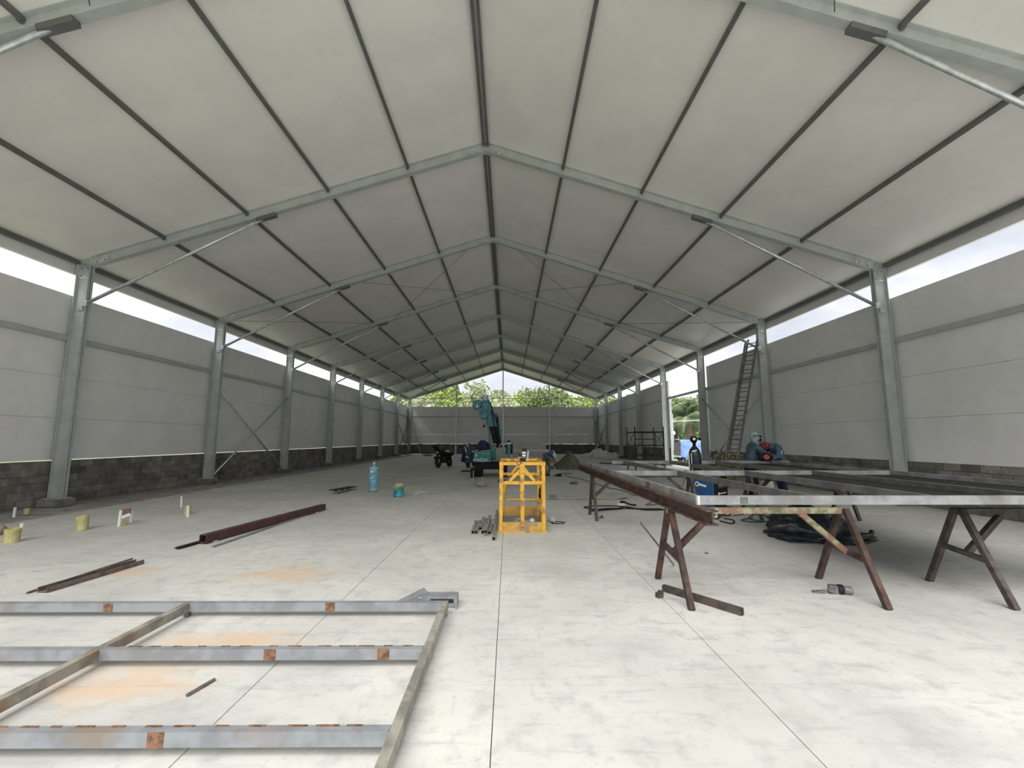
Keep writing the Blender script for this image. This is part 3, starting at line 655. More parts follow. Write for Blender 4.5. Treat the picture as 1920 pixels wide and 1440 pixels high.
# rusty I-beam on the two left sawhorses
IB = .125; ix = 2.372
a = G(1330, 986, HT); yn = a.y
ib = thing('i_beam', 'long rusty steel I-beam resting along the left sawhorses', 'steel beam', (ix, 7, HT))
z = HT+IB/2
for k in (-1, 1): obj('flange', MB().bar((ix, yn, z+k*(IB-.012)/2), (ix, 10.95, z+k*(IB-.012)/2), .105, .012), m_rust, ib)
obj('web', MB().bar((ix, yn, z), (ix, 10.95, z), .012, IB-.024), m_rust, ib)
# second bearer beam (dark) on the right sawhorses
ib2 = thing('i_beam', 'dark steel I-beam resting along the right sawhorses below the tube frame', 'steel beam', (7.0, 7, HT))
for k in (-1, 1): obj('flange', MB().bar((7.0, 3.9, z+k*(IB-.012)/2), (7.0, 10.95, z+k*(IB-.012)/2), .105, .012), m_dark_tube, ib2)
obj('web', MB().bar((7.0, 3.9, z), (7.0, 10.95, z), .012, IB-.024), m_dark_tube, ib2)
# tube frame on top
ZB = HT+IB; RH = .08; zc = ZB+RH/2
y1_ = G(1400, 937.5, zc).y; y3_ = G(1400, 887, zc).y; y4_ = 11.0
LX = [2.41, 3.50, 4.64, 5.78, 7.15]
tf = thing('lattice_frame', 'large bare steel tube frame laid out flat on sawhorses', 'metal frame', (4.8, 7.5, ZB))
def r(name, a, b, mt=m_bright_tube, w=.05): return obj(name, MB().bar(a, b, w, RH), mt, tf)
r('near_rail', (LX[0]-.03, y1_, zc), (7.6, y1_, zc))
r('left_rail', (LX[0], y1_+.03, zc), (LX[0], y4_, zc))
for x, mt in zip(LX[1:], (m_dark_tube, m_dark_tube, m_dark_tube, m_bright_tube)): r('long_rail', (x, y1_+.03, zc), (x, y4_-.03, zc), mt)
r('middle_rail', (LX[0]+.03, y3_, zc+.001), (LX[4]-.03, y3_, zc+.001))
r('far_rail', (3.2, y4_, zc), (7.6, y4_, zc))
for x in (LX[1], LX[2], LX[3], LX[4]-.06): obj('joint_plate', MB().box((x, y3_-.03, zc), (.05, .012, RH+.012)), m_dark_tube, tf)
obj('weld_scorch', MB().box((LX[0]+.42, y1_-.0265, zc), (.07, .003, RH*.8)), m_dark_tube, tf)
obj('corner_weld', MB().box((LX[0]-.005, y1_-.0265, zc), (.018, .004, RH)), m_white, tf)
for y in (5.6, 7.9, 9.4): obj('rust_collar', MB().box((LX[0]-.0265, y, zc), (.003, .16, RH)), m_rustpatch, tf)
for k, (xa, xb) in enumerate(((LX[2]+.03, LX[3]-.03), (LX[3]+.03, LX[4]-.03))):
    obj('black_sheet', MB().box(((xa+xb)/2, (y1_+y3_)/2, ZB+.012), (xb-xa, y3_-y1_-.06, .006)), m_black, tf)  # flat black sheets fill the dark gaps between the right-hand rails
obj('black_sheet', MB().box(((LX[3]+LX[4])/2, (y3_+y4_)/2, ZB+.012), (LX[4]-LX[3]-.06, y4_-y3_-.06, .006)), m_black, tf)
# clamps hanging from the frame
for (x, y, lab) in ((LX[1]+.06, y3_-.04, 'small dark clamp hanging from frame above far left sawhorse'),):
    c_ = thing('hand_clamp', lab, 'clamp', (x, y, zc-.2))
    obj('jaw', MB().bar((x, y-.03, zc-.22), (x+.05, y-.03, zc+.055), .03, .03), m_dark_tube, c_)
    obj('handle', MB().bar((x+.03, y-.04, zc-.06), (x+.14, y-.05, zc-.24), .022, .022), m_black, c_)
# rods and small pieces near the bench
tag(obj('steel_rod', MB().tube([OY(1199, 978, 4.55), (2.75, 5.83, .009)], .009, 8), m_dark_tube), 'thin rod leaning across the left legs of nearest sawhorse', 'rod')
a, b = G(1240, 1109), G(1396, 1157)
tag(obj('rusty_tube', MB().bar(a+Vector((.03,.02,.032)), b+Vector((.0,.03,.032)), .05, .064, hollow=.005), m_rust_dk), 'rusty square tube lying at the foot of nearest sawhorse', 'steel tube')
p = G(1237, 1121); tag(obj('steel_chip', MB().box((p.x, p.y+.01, .024), (.06, .05, .048), .4).box((p.x+.02, p.y+.03, .03), (.03, .05, .06), .9), m_rust_dk), 'tiny dark steel chip beside the rusty square tube', 'offcut')
p = G(1118, 972); tag(obj('steel_chip', MB().prism([(p.x+.06, p.y, 0), (p.x+.16, p.y, 0), (p.x+.13, p.y, .06)], (0, .05, 0)), m_rust_dk), 'tiny brown wedge beside the far left sawhorse leg', 'offcut')
p = G(1563, 1112); m_dull = M('dull_grey_metal', (.17, .17, .175), .6, .3, .3, 20)
gb = thing('grinder_head', 'small grey metal clamp body lying under the frame on right', 'clamp', (p.x, p.y, 0))
obj('body', MB().box((p.x+.01, p.y, .04), (.10, .085, .08), -.35), m_dull, gb, bevel=.008)
obj('window', MB().box((p.x-.045, p.y-.03, .045), (.05, .03, .05), -.35), m_dark_tube, gb)
obj('ring', MB().lathe((p.x+.03, p.y-.02, .045), [(.045, 0), (.05, .01), (.05, .045), (.04, .055)], 16, axis=(1, -.35, 0)), m_black, gb)
obj('barrel', MB().lathe((p.x+.07, p.y-.03, .042), [(.04, 0), (.042, .08), (.036, .09), (.03, .06)], 16, axis=(1, -.35, 0)), m_dull, gb, smooth=True)
obj('tongue', MB().bar((p.x-.09, p.y+.0, .02), (p.x-.2, p.y+.03, .006), .06, .01), m_dull, gb)
p = G(1325, 1038); tag(obj('washer', MB().lathe((p.x, p.y, 0), [(.03, 0), (.03, .008), (.01, .008), (.01, .001)], 16), m_dark_tube), 'small dark washer on floor behind the nearest sawhorse', 'washer')
# black plastic bag
pb = G(1530, 1012); bgc = Vector((pb.x+.14, 7.55, 0))
bg_ = thing('plastic_bag_heap', 'black plastic sheeting heaped on floor under the frame', 'plastic sheet', bgc)
obj('heap', MB().blob(bgc+Vector((-.02, .1, .10)), (.66, .48, .40), .28, 1.7, 11, 4, flat=-.095, ridge=.9), m_bag, bg_, smooth=True)
obj('skirt', MB().blob(bgc+Vector((0, -.1, .02)), (.82, .55, .07), .35, 2.2, 5, 4, flat=-.018, ridge=.5), m_bag, bg_, smooth=True)
tl = G(1600, 1012); t2 = OY(1631, 1001, 7.4)
obj('tail', MB().tube([(tl.x-.15, 7.35, .05), (tl.x+.05, 7.3, .035), (t2.x-.05, 7.32, .06), (t2.x, 7.35, .12)], [.07, .05, .04, .035], 8), m_bag, bg_, smooth=True)
# ---- gas cylinder, welder
p = Vector((5.05, 9.95, 0)); yc_ = 9.95
px_ = OY(1305, 900, yc_).x
gc = thing('gas_cylinder', 'tall black gas cylinder standing beside the blue welder', 'gas cylinder', (px_, yc_, 0))
zs = OY(1305, 846, yc_).z; ztp = OY(1305, 818, yc_).z; rr = .135
obj('body', MB().lathe((px_, yc_, .12), [(rr, 0), (rr, zs-.12-.10), (rr*.96, zs-.12-.04), (rr*.75, zs-.12+.04), (rr*.45, zs-.12+.09), (rr*.28, zs-.12+.12)], 24), m_gasblk, gc, smooth=True)
obj('valve', MB().lathe((px_, yc_, zs+.08), [(.035, 0), (.035, .10), (.05, .11), (.05, .16), (.02, .17)], 14), m_black, gc, smooth=True)
obj('regulator', MB().blob((px_-.02, yc_-.03, ztp-.07), (.085, .07, .075), .12, 3, 4, 3), m_black, gc, smooth=True)
obj('gauge', MB().lathe((px_+.10, yc_-.04, ztp-.06), [(.035, 0), (.038, .02), (.03, .03)], 14, axis=(.3, -1, 0)), m_black, gc)
obj('gauge', MB().lathe((px_-.04, yc_-.10, ztp-.06), [(.03, 0), (.03, .02)], 14, axis=(-.3, -1, 0)), m_galv, gc)
obj('label_patch', MB().prism([(px_-.11, yc_-rr*.72, zs-.02), (px_-.01, yc_-rr*.83, zs+.01), (px_-.01, yc_-rr*.80, zs+.035), (px_-.10, yc_-rr*.68, zs+.01)], (0, -.03, 0)), m_white, gc)
we = thing('welding_machine', 'blue welding machine with black control panel on a wheeled cart', 'welding machine', (5.1, 9.3, 0))
wc = Vector((OY(1334, 930, 9.35).x, 9.45, 0)); RZ = Matrix.Rotation(-.72, 3, 'Z')   # local +x = blue side normal
zw0, zw1 = .20, OY(1340, 893, 9.4).z
sx, sy = .62, .58       # box extents
Rw = Matrix.Rotation(.72, 3, 'Z')
def wl_(x, y, z): return wc + Rw @ Vector((x, y, 0)) + Vector((0, 0, z))
obj('casing', MB().box(wl_(0, 0, (zw0+zw1)/2), (.60, .46, zw1-zw0), R=Rw), m_blue_mach, we, bevel=.015)
# with rotation .72 the -y local face looks left-front... blue sides; +x face carries the controls
obj('control_panel', MB().box(wl_(0, -.245, (zw0+zw1)/2+.02), (.56, .05, zw1-zw0-.04), R=Rw), m_black, we, bevel=.01)
obj('blue_side', MB().box(wl_(-.305, 0, (zw0+zw1)/2), (.012, .40, zw1-zw0-.06), R=Rw), m_blue_mach, we)
for dx in (-.09, .06): obj('dial', MB().lathe(wl_(dx, -.272, zw1-.16), [(.035, 0), (.03, .02), (.01, .025)], 12, axis=Rw @ Vector((0, -1, 0))), m_greygreen, we)
obj('display', MB().box(wl_(0, -.272, zw1-.16), (.36, .006, .13), R=Rw), M('panel_grey_green', (.05, .07, .06), .5), we)
obj('name_strip', MB().box(wl_(.03, -.273, zw1-.33), (.30, .006, .022), R=Rw), m_white, we)
obj('logo_disc', MB().lathe(wl_(-.16, -.272, zw1-.33), [(.032, 0), (.032, .006)], 14, axis=Rw @ Vector((0, -1, 0))), m_white, we)
obj('handle', MB().tube([wl_(-.2, -.2, zw1), wl_(-.2, -.2, zw1+.06), wl_(.2, -.2, zw1+.06), wl_(.2, -.2, zw1)], .016, 8), m_black, we)
ax_ = Rw @ Vector((-1, 0, 0))
obj('side_emblem', MB().lathe(wl_(-.312, .10, zw1-.15), [(.05, 0), (.05, .004)], 18, axis=ax_), m_white, we)
obj('side_emblem', MB().lathe(wl_(-.317, .10, zw1-.15), [(.026, 0), (.026, .004)], 18, axis=ax_), m_blue_mach, we)
obj('side_lettering', MB().bar(wl_(-.314, .05, zw1-.155), wl_(-.314, -.09, zw1-.185), .006, .04), m_white, we)
obj('cart', MB().box(wl_(0, -.02, .17), (.70, .60, .05), R=Rw), m_black, we)
for (dx, dy) in ((-.28, -.24), (.28, -.24), (-.28, .24), (.28, .24)):
    w_ = obj('wheel', MB().lathe(wl_(dx, dy, .075)-(Rw@Vector((.025, 0, 0))), [(.05, 0), (.075, .008), (.075, .042), (.05, .05)], 18, axis=Rw @ Vector((1, 0, 0))), m_rubber, we)
    obj('hub', MB().lathe(wl_(dx, dy, .075)-(Rw@Vector((.03, 0, 0))), [(.05, 0), (.05, .06)], 14, axis=Rw @ Vector((1, 0, 0))), m_white, w_)
obj('cart_upright', MB().tube([wl_(-.1, .34, .17), wl_(-.1, .36, 1.30)], .012, 8), m_galv, we)
obj('cart_upright', MB().tube([wl_(.02, .34, .17), wl_(.02, .36, 1.30)], .012, 8), m_galv, we)
obj('cylinder_tray', MB().box((px_, yc_, .10), (.34, .30, .04)).box((px_, yc_, .05), (.22, .22, .10)), m_black, we)
# ---- cables on the floor
def loopcable(name, pts, rad, mt, lab):
    ps = [Vector((p[0], p[1], rad + (p[2] if len(p) > 2 else 0))) for p in pts]
    out = []
    for i in range(len(ps)-1):
        p0, p1, p2, p3 = ps[max(i-1, 0)], ps[i], ps[i+1], ps[min(i+2, len(ps)-1)]
        for k in range(6):
            t = k/6; out.append(.5*((2*p1)+(p2-p0)*t+(2*p0-5*p1+4*p2-p3)*t*t+(3*p1-p0-3*p2+p3)*t**3))
    out.append(ps[-1])
    return tag(obj(name, MB().tube(out, rad, 6), mt, smooth=True), lab, 'cable')
PXG = lambda L_: [tuple(G(x, y)) for x, y in L_]
loopcable('floor_cable', PXG([(1172, 951), (1150, 955), (1120, 956), (1095, 952), (1120, 949.5), (1160, 950), (1180, 953), (1140, 957), (1108, 959), (1130, 955), (1165, 954), (1200, 955), (1240, 955)]), .012, m_black, 'tangled black cable on floor by far left sawhorse')
loopcable('floor_cable', PXG([(1175, 952), (1210, 957), (1245, 957), (1280, 958)]), .016, m_black, 'thick black cable running right from the power strip')
loopcable('floor_cable', PXG([(1060, 893), (1090, 899), (1115, 907), (1140, 915), (1165, 920), (1185, 928), (1205, 931), (1222, 941), (1212, 948), (1250, 944)]), .013, m_dark_tube, 'long grey cable running from the floor tool toward the sawhorses')
loopcable('floor_cable', PXG([(1412, 972), (1390, 977), (1420, 980), (1450, 977), (1440, 970), (1415, 966), (1405, 974), (1445, 979), (1430, 965)]), .014, M('blue_grey_cable', (.05, .09, .13), .6), 'coiled blue-grey cable on floor under the frame')
loopcable('floor_cable', PXG([(1350, 978), (1372, 983), (1376, 977), (1358, 973)]), .012, m_black, 'short black cable loop behind the welder wheel')
loopcable('floor_cable', PXG([(1375, 968), (1392, 965), (1395, 957), (1380, 961)]), .011, m_dark_tube, 'small grey cable loop right of the welder')
p = G(1165, 948); ps = thing('power_strip', 'white power strip with black plug lying on the floor', 'power strip', (p.x, p.y, 0))
obj('strip', MB().box((p.x, p.y, .03), (.22, .10, .06), .5), m_white, ps, bevel=.01)
obj('plug', MB().blob((p.x+.03, p.y, .085), (.07, .04, .035), .15, 3, 2, 2), m_black, ps, smooth=True)
obj('cord', MB().tube([(p.x+.08, p.y-.02, .08), (p.x+.22, p.y-.06, .03), (p.x+.35, p.y-.05, .02)], .02, 8), m_black, ps)
# ---- things on the bench
p = Vector((OY(1436, 868, y4_).x, y4_, ZB+RH))
mk = thing('welding_mask', 'black welding mask with red visor trim resting on the far rail', 'welding mask', p)
obj('shell', MB().blob(p+Vector((0, 0, .07)), (.19, .12, .13), .06, 2, 3, 3, flat=-.07), m_black, mk, smooth=True)
obj('visor_trim', MB().lathe(p+Vector((-.04, -.115, .09)), [(.062, 0), (.066, .01), (.04, .02)], 8, axis=(-.2, -1, .25)), M('red_trim', (.42, .07, .08), .5), mk)
obj('visor', MB().lathe(p+Vector((-.045, -.13, .095)), [(.035, 0), (.03, .012)], 8, axis=(-.2, -1, .25)), M('dark_red_glass', (.14, .01, .03), .2), mk)
p = Vector((OY(1439, 915, 11.25).x, 11.25, 0))
jc = thing('jerrycan', 'white plastic jerrycan standing on floor between the welders', 'jerrycan', p)
obj('body', MB().box(p+Vector((0, 0, .28)), (.25, .2, .56)), m_clear, jc, bevel=.03)
obj('cap', MB().lathe(p+Vector((.06, 0, .56)), [(.035, 0), (.035, .04)], 14), m_white, jc)
# ---- people
def skinned(name, J, E, rad, tags, mats, parent, tagmat, sub=2, smooth=True):
    """continuous body: joints J, edges E, radii; faces take the material of the nearest bone"""
    names = list(J); idx = {n: i for i, n in enumerate(names)}
    me = bpy.data.meshes.new(name); me.from_pydata([tuple(J[n]) for n in names], [(idx[a], idx[b]) for a, b in E], [])
    t = bpy.data.objects.new('tmp_skin', me); COL.objects.link(t)
    t.modifiers.new('s', 'SKIN'); ss = t.modifiers.new('u', 'SUBSURF'); ss.levels = sub
    for n in names:
        d = me.skin_vertices[0].data[idx[n]]; r_ = rad[n]; d.radius = r_ if isinstance(r_, tuple) else (r_, r_); d.use_root = (n == 'pelvis')
    dg = bpy.context.evaluated_depsgraph_get(); nm = bpy.data.meshes.new_from_object(t.evaluated_get(dg)); bpy.data.objects.remove(t)
    nm.name = name; nm.materials.clear()
    for m in mats: nm.materials.append(m)
    segs = [(Vector(J[a]), Vector(J[b]), tagmat.get((a, b), 0)) for a, b in E]
    for f in nm.polygons:
        c = f.center; best = (1e9, 0)
        for a, b, k in segs:
            ab = b-a; u = max(0, min(1, (c-a).dot(ab)/max(ab.length_squared, 1e-9))); dd = (a+ab*u-c).length
            if dd < best[0]: best = (dd, k)
        f.material_index = best[1]; f.use_smooth = True
    o = bpy.data.objects.new(name, nm); COL.objects.link(o); o.parent = parent
    org = ORG[parent.name]
    for v in nm.vertices: v.co -= org
    ORG[o.name] = org.copy(); return o
def hand(J, E, rad, side, wrist, dirv, palmn, curl=.5, L_=.09):
    """palm and five bent fingers"""
    d = Vector(dirv).normalized(); n = Vector(palmn).normalized(); w = d.cross(n).normalized()
    k = side
    pc = Vector(wrist)+d*.045; J['palm'+k] = pc; E.append(('wrist'+k, 'palm'+k)); rad['palm'+k] = (.034, .022)
    for i, (off, ln) in enumerate(((-.032, .07), (-.011, .08), (.011, .075), (.032, .06))):
        a = pc + d*.045 + w*off; J['kn%d%s' % (i, k)] = a; E.append(('palm'+k, 'kn%d%s' % (i, k))); rad['kn%d%s' % (i, k)] = .0105
        b = a + (d*math.cos(curl)-n*math.sin(curl))*ln*.55; c = b + (d*math.cos(2.1*curl)-n*math.sin(2.1*curl))*ln*.5
        J['m%d%s' % (i, k)] = b; J['t%d%s' % (i, k)] = c; E += [('kn%d%s' % (i, k), 'm%d%s' % (i, k)), ('m%d%s' % (i, k), 't%d%s' % (i, k))]
        rad['m%d%s' % (i, k)] = .0095; rad['t%d%s' % (i, k)] = .008
    a = pc - d*.005 - w*.045; b = a + (d*.7 - w*.5 - n*.4).normalized()*.04; c = b + (d*.9 - n*.5).normalized()*.03
    for nm_, q, rr_ in (('ta', a, .012), ('tb', b, .011), ('tc', c, .009)): J[nm_+k] = q; rad[nm_+k] = rr_
    E += [('palm'+k, 'ta'+k), ('ta'+k, 'tb'+k), ('tb'+k, 'tc'+k)]
def person(label, base, JJ, mats, curl=.6, bare=False, headmat=0, legmat=2):
    """JJ: joint offsets from base; mats: jacket, skin/glove, trousers, boots, head"""
    b = Vector(base); t = thing('person', label, 'person', b)
    J = {k: b+Vector(v) for k, v in JJ.items() if k not in ('handdirL', 'handdirR')}
    E = [('pelvis', 'waist'), ('waist', 'chest'), ('chest', 'neck'), ('neck', 'jaw'), ('jaw', 'crown')]
    rad = dict(pelvis=(.155, .125), waist=(.145, .12), chest=(.175, .135), neck=.065, jaw=(.085, .08), crown=(.075, .085))
    tm = {('neck', 'jaw'): 4, ('jaw', 'crown'): 4}
    for k in 'LR':
        E += [('chest', 'sh'+k), ('sh'+k, 'el'+k), ('el'+k, 'wrist'+k), ('pelvis', 'hip'+k), ('hip'+k, 'knee'+k), ('knee'+k, 'ank'+k), ('ank'+k, 'toe'+k)]
        rad.update({'sh'+k: .085, 'el'+k: .058, 'wrist'+k: .038, 'hip'+k: .105, 'knee'+k: .068, 'ank'+k: .05, 'toe'+k: .042})
        tm[('hip'+k, 'knee'+k)] = 2; tm[('knee'+k, 'ank'+k)] = legmat; tm[('ank'+k, 'toe'+k)] = 3; tm[('pelvis', 'hip'+k)] = 2
        n0 = len(E); dv = JJ.get('handdir'+k, (0, -1, -.2)); hand(J, E, rad, k, J['wrist'+k], dv, (0, 0, 1) if abs(Vector(dv).normalized().z) < .8 else (0, -1, 0), curl)
        for e_ in E[n0:]: tm[e_] = 1
    tm[('pelvis', 'waist')] = 0
    skinned('body', J, E, rad, None, mats, t, tm)
    return t, J
m_glove = M('leather_glove', (.17, .13, .09), .9)
m_boot = M('black_boot', (.02, .02, .02), .7)
yw = 11.55
xl = OY(1409, 850, yw).x; xr_ = OY(1461, 850, yw).x
JL = dict(pelvis=(-.06, 0, .96), waist=(-.04, -.01, 1.12), chest=(.0, -.02, 1.36), neck=(.06, -.03, 1.52), jaw=(.11, -.04, 1.60), crown=(.115, -.04, 1.71),
          shL=(.03, -.19, 1.41), elL=(.24, -.30, 1.22), wristL=(.46, -.33, 1.17), shR=(.05, .17, 1.41), elR=(.28, .18, 1.22), wristR=(.50, .02, 1.16),
          hipL=(-.06, -.11, .90), kneeL=(.0, -.12, .50), ankL=(-.03, -.12, .09), toeL=(.14, -.15, .045), hipR=(-.06, .11, .90), kneeR=(.02, .13, .50), ankR=(-.03, .13, .09), toeR=(.14, .14, .045), handdirL=(1, .15, -.2), handdirR=(1, -.3, -.2))
w1, J1 = person('person in blue jacket and grey-green hood standing, reaching to the frame', (xl, yw, 0), JL, [m_denim, m_glove, m_trouser, m_boot, m_hood])
hc = J1['jaw'].lerp(J1['crown'], .45)
obj('hood', MB().blob(hc+Vector((-.025, 0, .005)), (.125, .115, .145), .04, 2, 1, 3), m_hood, w1, smooth=True)
obj('goggles', MB().box(hc+Vector((.105, 0, .03)), (.04, .15, .055)), m_black, w1, bevel=.015)
obj('respirator', MB().blob(hc+Vector((.10, 0, -.06)), (.055, .06, .055), .1, 3, 2, 2), m_black, w1, smooth=True)
obj('strap', MB().tube([hc+Vector((.0+.13*math.cos(a), .125*math.sin(a), .045)) for a in np.linspace(-2.6, 2.6, 14)], .009, 6), m_black, w1)
JR = dict(pelvis=(.05, 0, .98), waist=(.0, -.01, 1.14), chest=(-.12, -.03, 1.37), neck=(-.30, -.06, 1.46), jaw=(-.40, -.08, 1.42), crown=(-.485, -.09, 1.45),
          shL=(-.16, -.20, 1.42), elL=(-.21, -.32, 1.17), wristL=(-.37, -.40, 1.13), shR=(-.15, .15, 1.43), elR=(-.28, .22, 1.2), wristR=(-.42, .0, 1.14),
          hipL=(.05, -.11, .92), kneeL=(-.02, -.14, .50), ankL=(.05, -.14, .09), toeL=(-.12, -.17, .045), hipR=(.05, .11, .92), kneeR=(.02, .13, .50), ankR=(.08, .13, .09), toeR=(-.09, .14, .045), handdirL=(-1, .1, -.2), handdirR=(-1, -.3, -.2))
w2, J2 = person('person in blue jacket bending over the frame with red patterned head cloth', (xr_, yw, 0), JR, [m_denim, m_glove, m_trouser, m_boot, m_redpat])
hc = J2['jaw'].lerp(J2['crown'], .45)
obj('head_cloth', MB().blob(hc, (.13, .115, .115), .07, 2.5, 6, 3), m_redpat, w2, smooth=True)
obj('face_shield', MB().blob(hc+Vector((-.06, -.01, -.07)), (.085, .085, .07), .06, 2, 9, 3), m_black, w2, smooth=True)
pe = OY(1459, 849, yw-.17)
obj('jacket_emblem', MB().tube([pe+Vector((.055*math.cos(a)+.03, -.005-.02*math.sin(a), .075*math.sin(a))) for a in np.linspace(-2.2, 2.2, 14)], [.006+.009*math.sin((i/13)*PI) for i in range(14)], 6), m_reflect, w2)
# ---- weeds/seed heads at the foot of the ladder
wz = MB(); wz2 = MB(); pw = Vector((OY(1366, 860, 14.9).x, 14.9, 0))
for k in range(90):
    x = pw.x+random.gauss(0, .38); y = pw.y+random.uniform(-.25, .25); h = random.uniform(.7, 1.4)*(1-.3*abs(x-pw.x))
    q = Vector((x+random.uniform(-.12, .12), y+random.uniform(-.1, .1), max(.25, h)))
    wz.tube([(x, y, 0), ((x+q.x)/2+.02, y, q.z*.6), q], .0045, 4)
    for f in (.55, .75): wz.bar((x+(q.x-x)*f, y, q.z*f), (x+(q.x-x)*f+random.uniform(-.09, .09), y+random.uniform(-.05, .05), q.z*f+.07), .018, .003)
    wz2.blob(q, (.017, .017, .02), .2, 2, k, 1)
wd_ = thing('weed_clump', 'dry weeds with pale seed heads at the foot of ladder', 'weeds', pw)
tag(obj('stems', wz, m_weed, wd_), kind='stuff'); tag(obj('seed_heads', wz2, m_spark, wd_), kind='stuff')
# ---- ladder
lb = G(1364, 908); lt = OX(1410, 634, W-.12)
ld = thing('extension_ladder', 'long dark aluminium extension ladder leaning against a right-hand column', 'ladder', (lb.x, lb.y, 0))
m_lad = M('weathered_aluminium', (.20, .20, .19), .5, .4, .2)
dl = (lt-lb); wdir = Vector((.62, -.78, 0)).normalized(); nrm = dl.cross(wdir).normalized()
for sct, (f0, f1, off, wd2) in enumerate(((0, .97, 0, .22), (.10, 1.0, .07, .17))):
    A = lb+dl*f0+nrm*off; B_ = lb+dl*f1+nrm*off
    for s in (-1, 1): obj('stile', MB().bar(A+wdir*s*wd2, B_+wdir*s*wd2, .028, .065, wdir), m_lad, ld)
    n = int((f1-f0)*dl.length/.36)
    for k in range(n):
        c = A.lerp(B_, (k+.5)/n); obj('rung', MB().tube([c-wdir*wd2, c+wdir*wd2], .018, 8), m_lad if sct else m_dark_tube, ld)
# ---- scaffold tower
sc0, sc1 = G(1193, 884), G(1247, 882); sc0.z = 0
sy_ = 22.0; sxa = OY(1192, 860, sy_).x; sxb = OY(1246, 860, sy_).x; dy = 1.5
m_scaf = M('dark_scaffold_tube', (.03, .03, .032), .6, .3, .3)
sf = thing('scaffold_tower', 'small dark tubular scaffold frame standing beside the open bay', 'scaffold', ((sxa+sxb)/2, sy_+dy/2, 0))
zt_ = OY(1192, 800, sy_).z
for x in (sxa, sxb):
    for y in (sy_, sy_+dy): obj('upright', MB().tube([(x, y, 0), (x, y, zt_)], .03, 8), m_scaf, sf)
for f in (.18, .36, .58, .88):
    z_ = zt_*f
    for y in (sy_, sy_+dy): obj('ledger', MB().tube([(sxa, y, z_), (sxb, y, z_)], .022 if f != .88 else .034, 8), m_scaf, sf)
    for x in (sxa, sxb): obj('transom', MB().tube([(x, sy_, z_), (x, sy_+dy, z_)], .022, 8), m_scaf, sf)
xm = (sxa+sxb)/2
for x in (xm-.35, xm+.3): obj('inner_post', MB().tube([(x, sy_, zt_*.36), (x, sy_, zt_*.88)], .02, 8), m_scaf, sf)
obj('inner_rail', MB().tube([(sxa, sy_, zt_*.72), (xm+.3, sy_, zt_*.72)], .02, 8), m_scaf, sf)
for x in (sxa, sxb):
    for (za, zb_) in ((.05, .36), (.58, .88)):
        obj('cross_brace', MB().tube([(x, sy_, zt_*za), (x, sy_+dy, zt_*zb_)], .014, 6), m_scaf, sf); obj('cross_brace', MB().tube([(x+.02, sy_, zt_*zb_), (x+.02, sy_+dy, zt_*za)], .014, 6), m_scaf, sf)
# small steel bench / trestle pieces on the floor between scaffold and frame
a, b = G(1125, 869), G(1185, 873)
tag(obj('floor_plank', MB().bar(a+Vector((0,0,.03)), b+Vector((0,0,.03)), .12, .06), m_rust_dk), 'dark plank lying on floor left of the scaffold', 'plank')
# ================================================================== middle and far hall
# ---- mini crane
yc = 19.6
def C_(x, y, Y=yc): return OY(x, y, Y)
cr = thing('mini_crane', 'teal mini crawler crane with folded boom in the middle of hall', 'crane', (C_(918, 890).x, yc+.5, 0))
xa, xb = C_(890, 880).x, C_(952, 880).x
for x in (xa+.16, xb-.16):
    tr = MB()
    prof = [(x, yc-.6, .14), (x, yc-.52, .02), (x, yc-.4, 0), (x, yc+1.3, 0), (x, yc+1.45, .03), (x, yc+1.5, .2), (x, yc+1.42, .34), (x, yc+1.3, .38), (x, yc-.4, .38), (x, yc-.55, .32)]
    tr.prism([(p[0]-.14, p[1], p[2]) for p in prof], (.28, 0, 0)); trk = obj('track', tr, m_rubber, cr)
    for k in range(9): obj('track_pad', MB().box((x, yc-.62+.0*k, .06+.03*k), (.26, .02, .015)), m_black, trk)
g_low = C_(905, 867.5, yc-.2).z
obj('undercarriage', MB().box(((xa+xb)/2, yc+.45, .42), (xb-xa-.1, 1.7, .22)), m_black, cr)
obj('lower_body', MB().box(((xa+xb)/2, yc+.62, g_low/2+.22), (xb-xa, 1.6, g_low-.44)), m_black, cr)
g0, g1 = C_(888, 867, yc-.2), C_(921, 846, yc-.2)
obj('engine_cover', MB().box(((g0.x+g1.x)/2, yc+.25, (g0.z+g1.z)/2), (g1.x-g0.x, .9, g1.z-g0.z)), m_teal, cr, bevel=.025)
obj('cover_stripe', MB().box(((g0.x+g1.x)/2+.02, yc-.203, g1.z-.09), ((g1.x-g0.x)*.9, .006, .016)), m_lblue, cr)
text_mesh('MAEDA', .19, m_white, cr, ((g0.x+g1.x)/2-.09, yc-.204, g0.z+.045), (PI/2, 0, 0))
obj('arrow_logo', MB().prism([(g0.x+.07, yc-.206, g0.z+.24), (g0.x+.15, yc-.206, g0.z+.26), (g0.x+.13, yc-.206, g0.z+.36), (g0.x+.09, yc-.206, g0.z+.36)], (0, .004, 0)), m_white, cr)
obj('cover_top', MB().box(((g0.x+g1.x)/2, yc+.25, g1.z+.02), (g1.x-g0.x-.1, .8, .05)), m_greygreen, cr)
h0, h1 = C_(929, 862), C_(949, 839)
obj('operator_box', MB().box(((h0.x+h1.x)/2, yc+.2, (h0.z+h1.z)/2), (h1.x-h0.x, .5, h1.z-h0.z)), m_greygreen, cr, bevel=.03)
for k in range(4): obj('control_lever', MB().tube([(h0.x+.08+.1*k, yc+.1, h1.z), (h0.x+.08+.1*k, yc+.08, h1.z+.12)], .014, 6), m_white if k % 2 else m_black, cr)
q0, q1 = C_(921, 860), C_(929, 836)
obj('teal_post', MB().box(((q0.x+q1.x)/2, yc+.35, (q0.z+q1.z)/2), (q1.x-q0.x+.06, .5, q1.z-q0.z)), m_teal, cr)
p0, p1 = C_(954, 860), C_(954, 830)
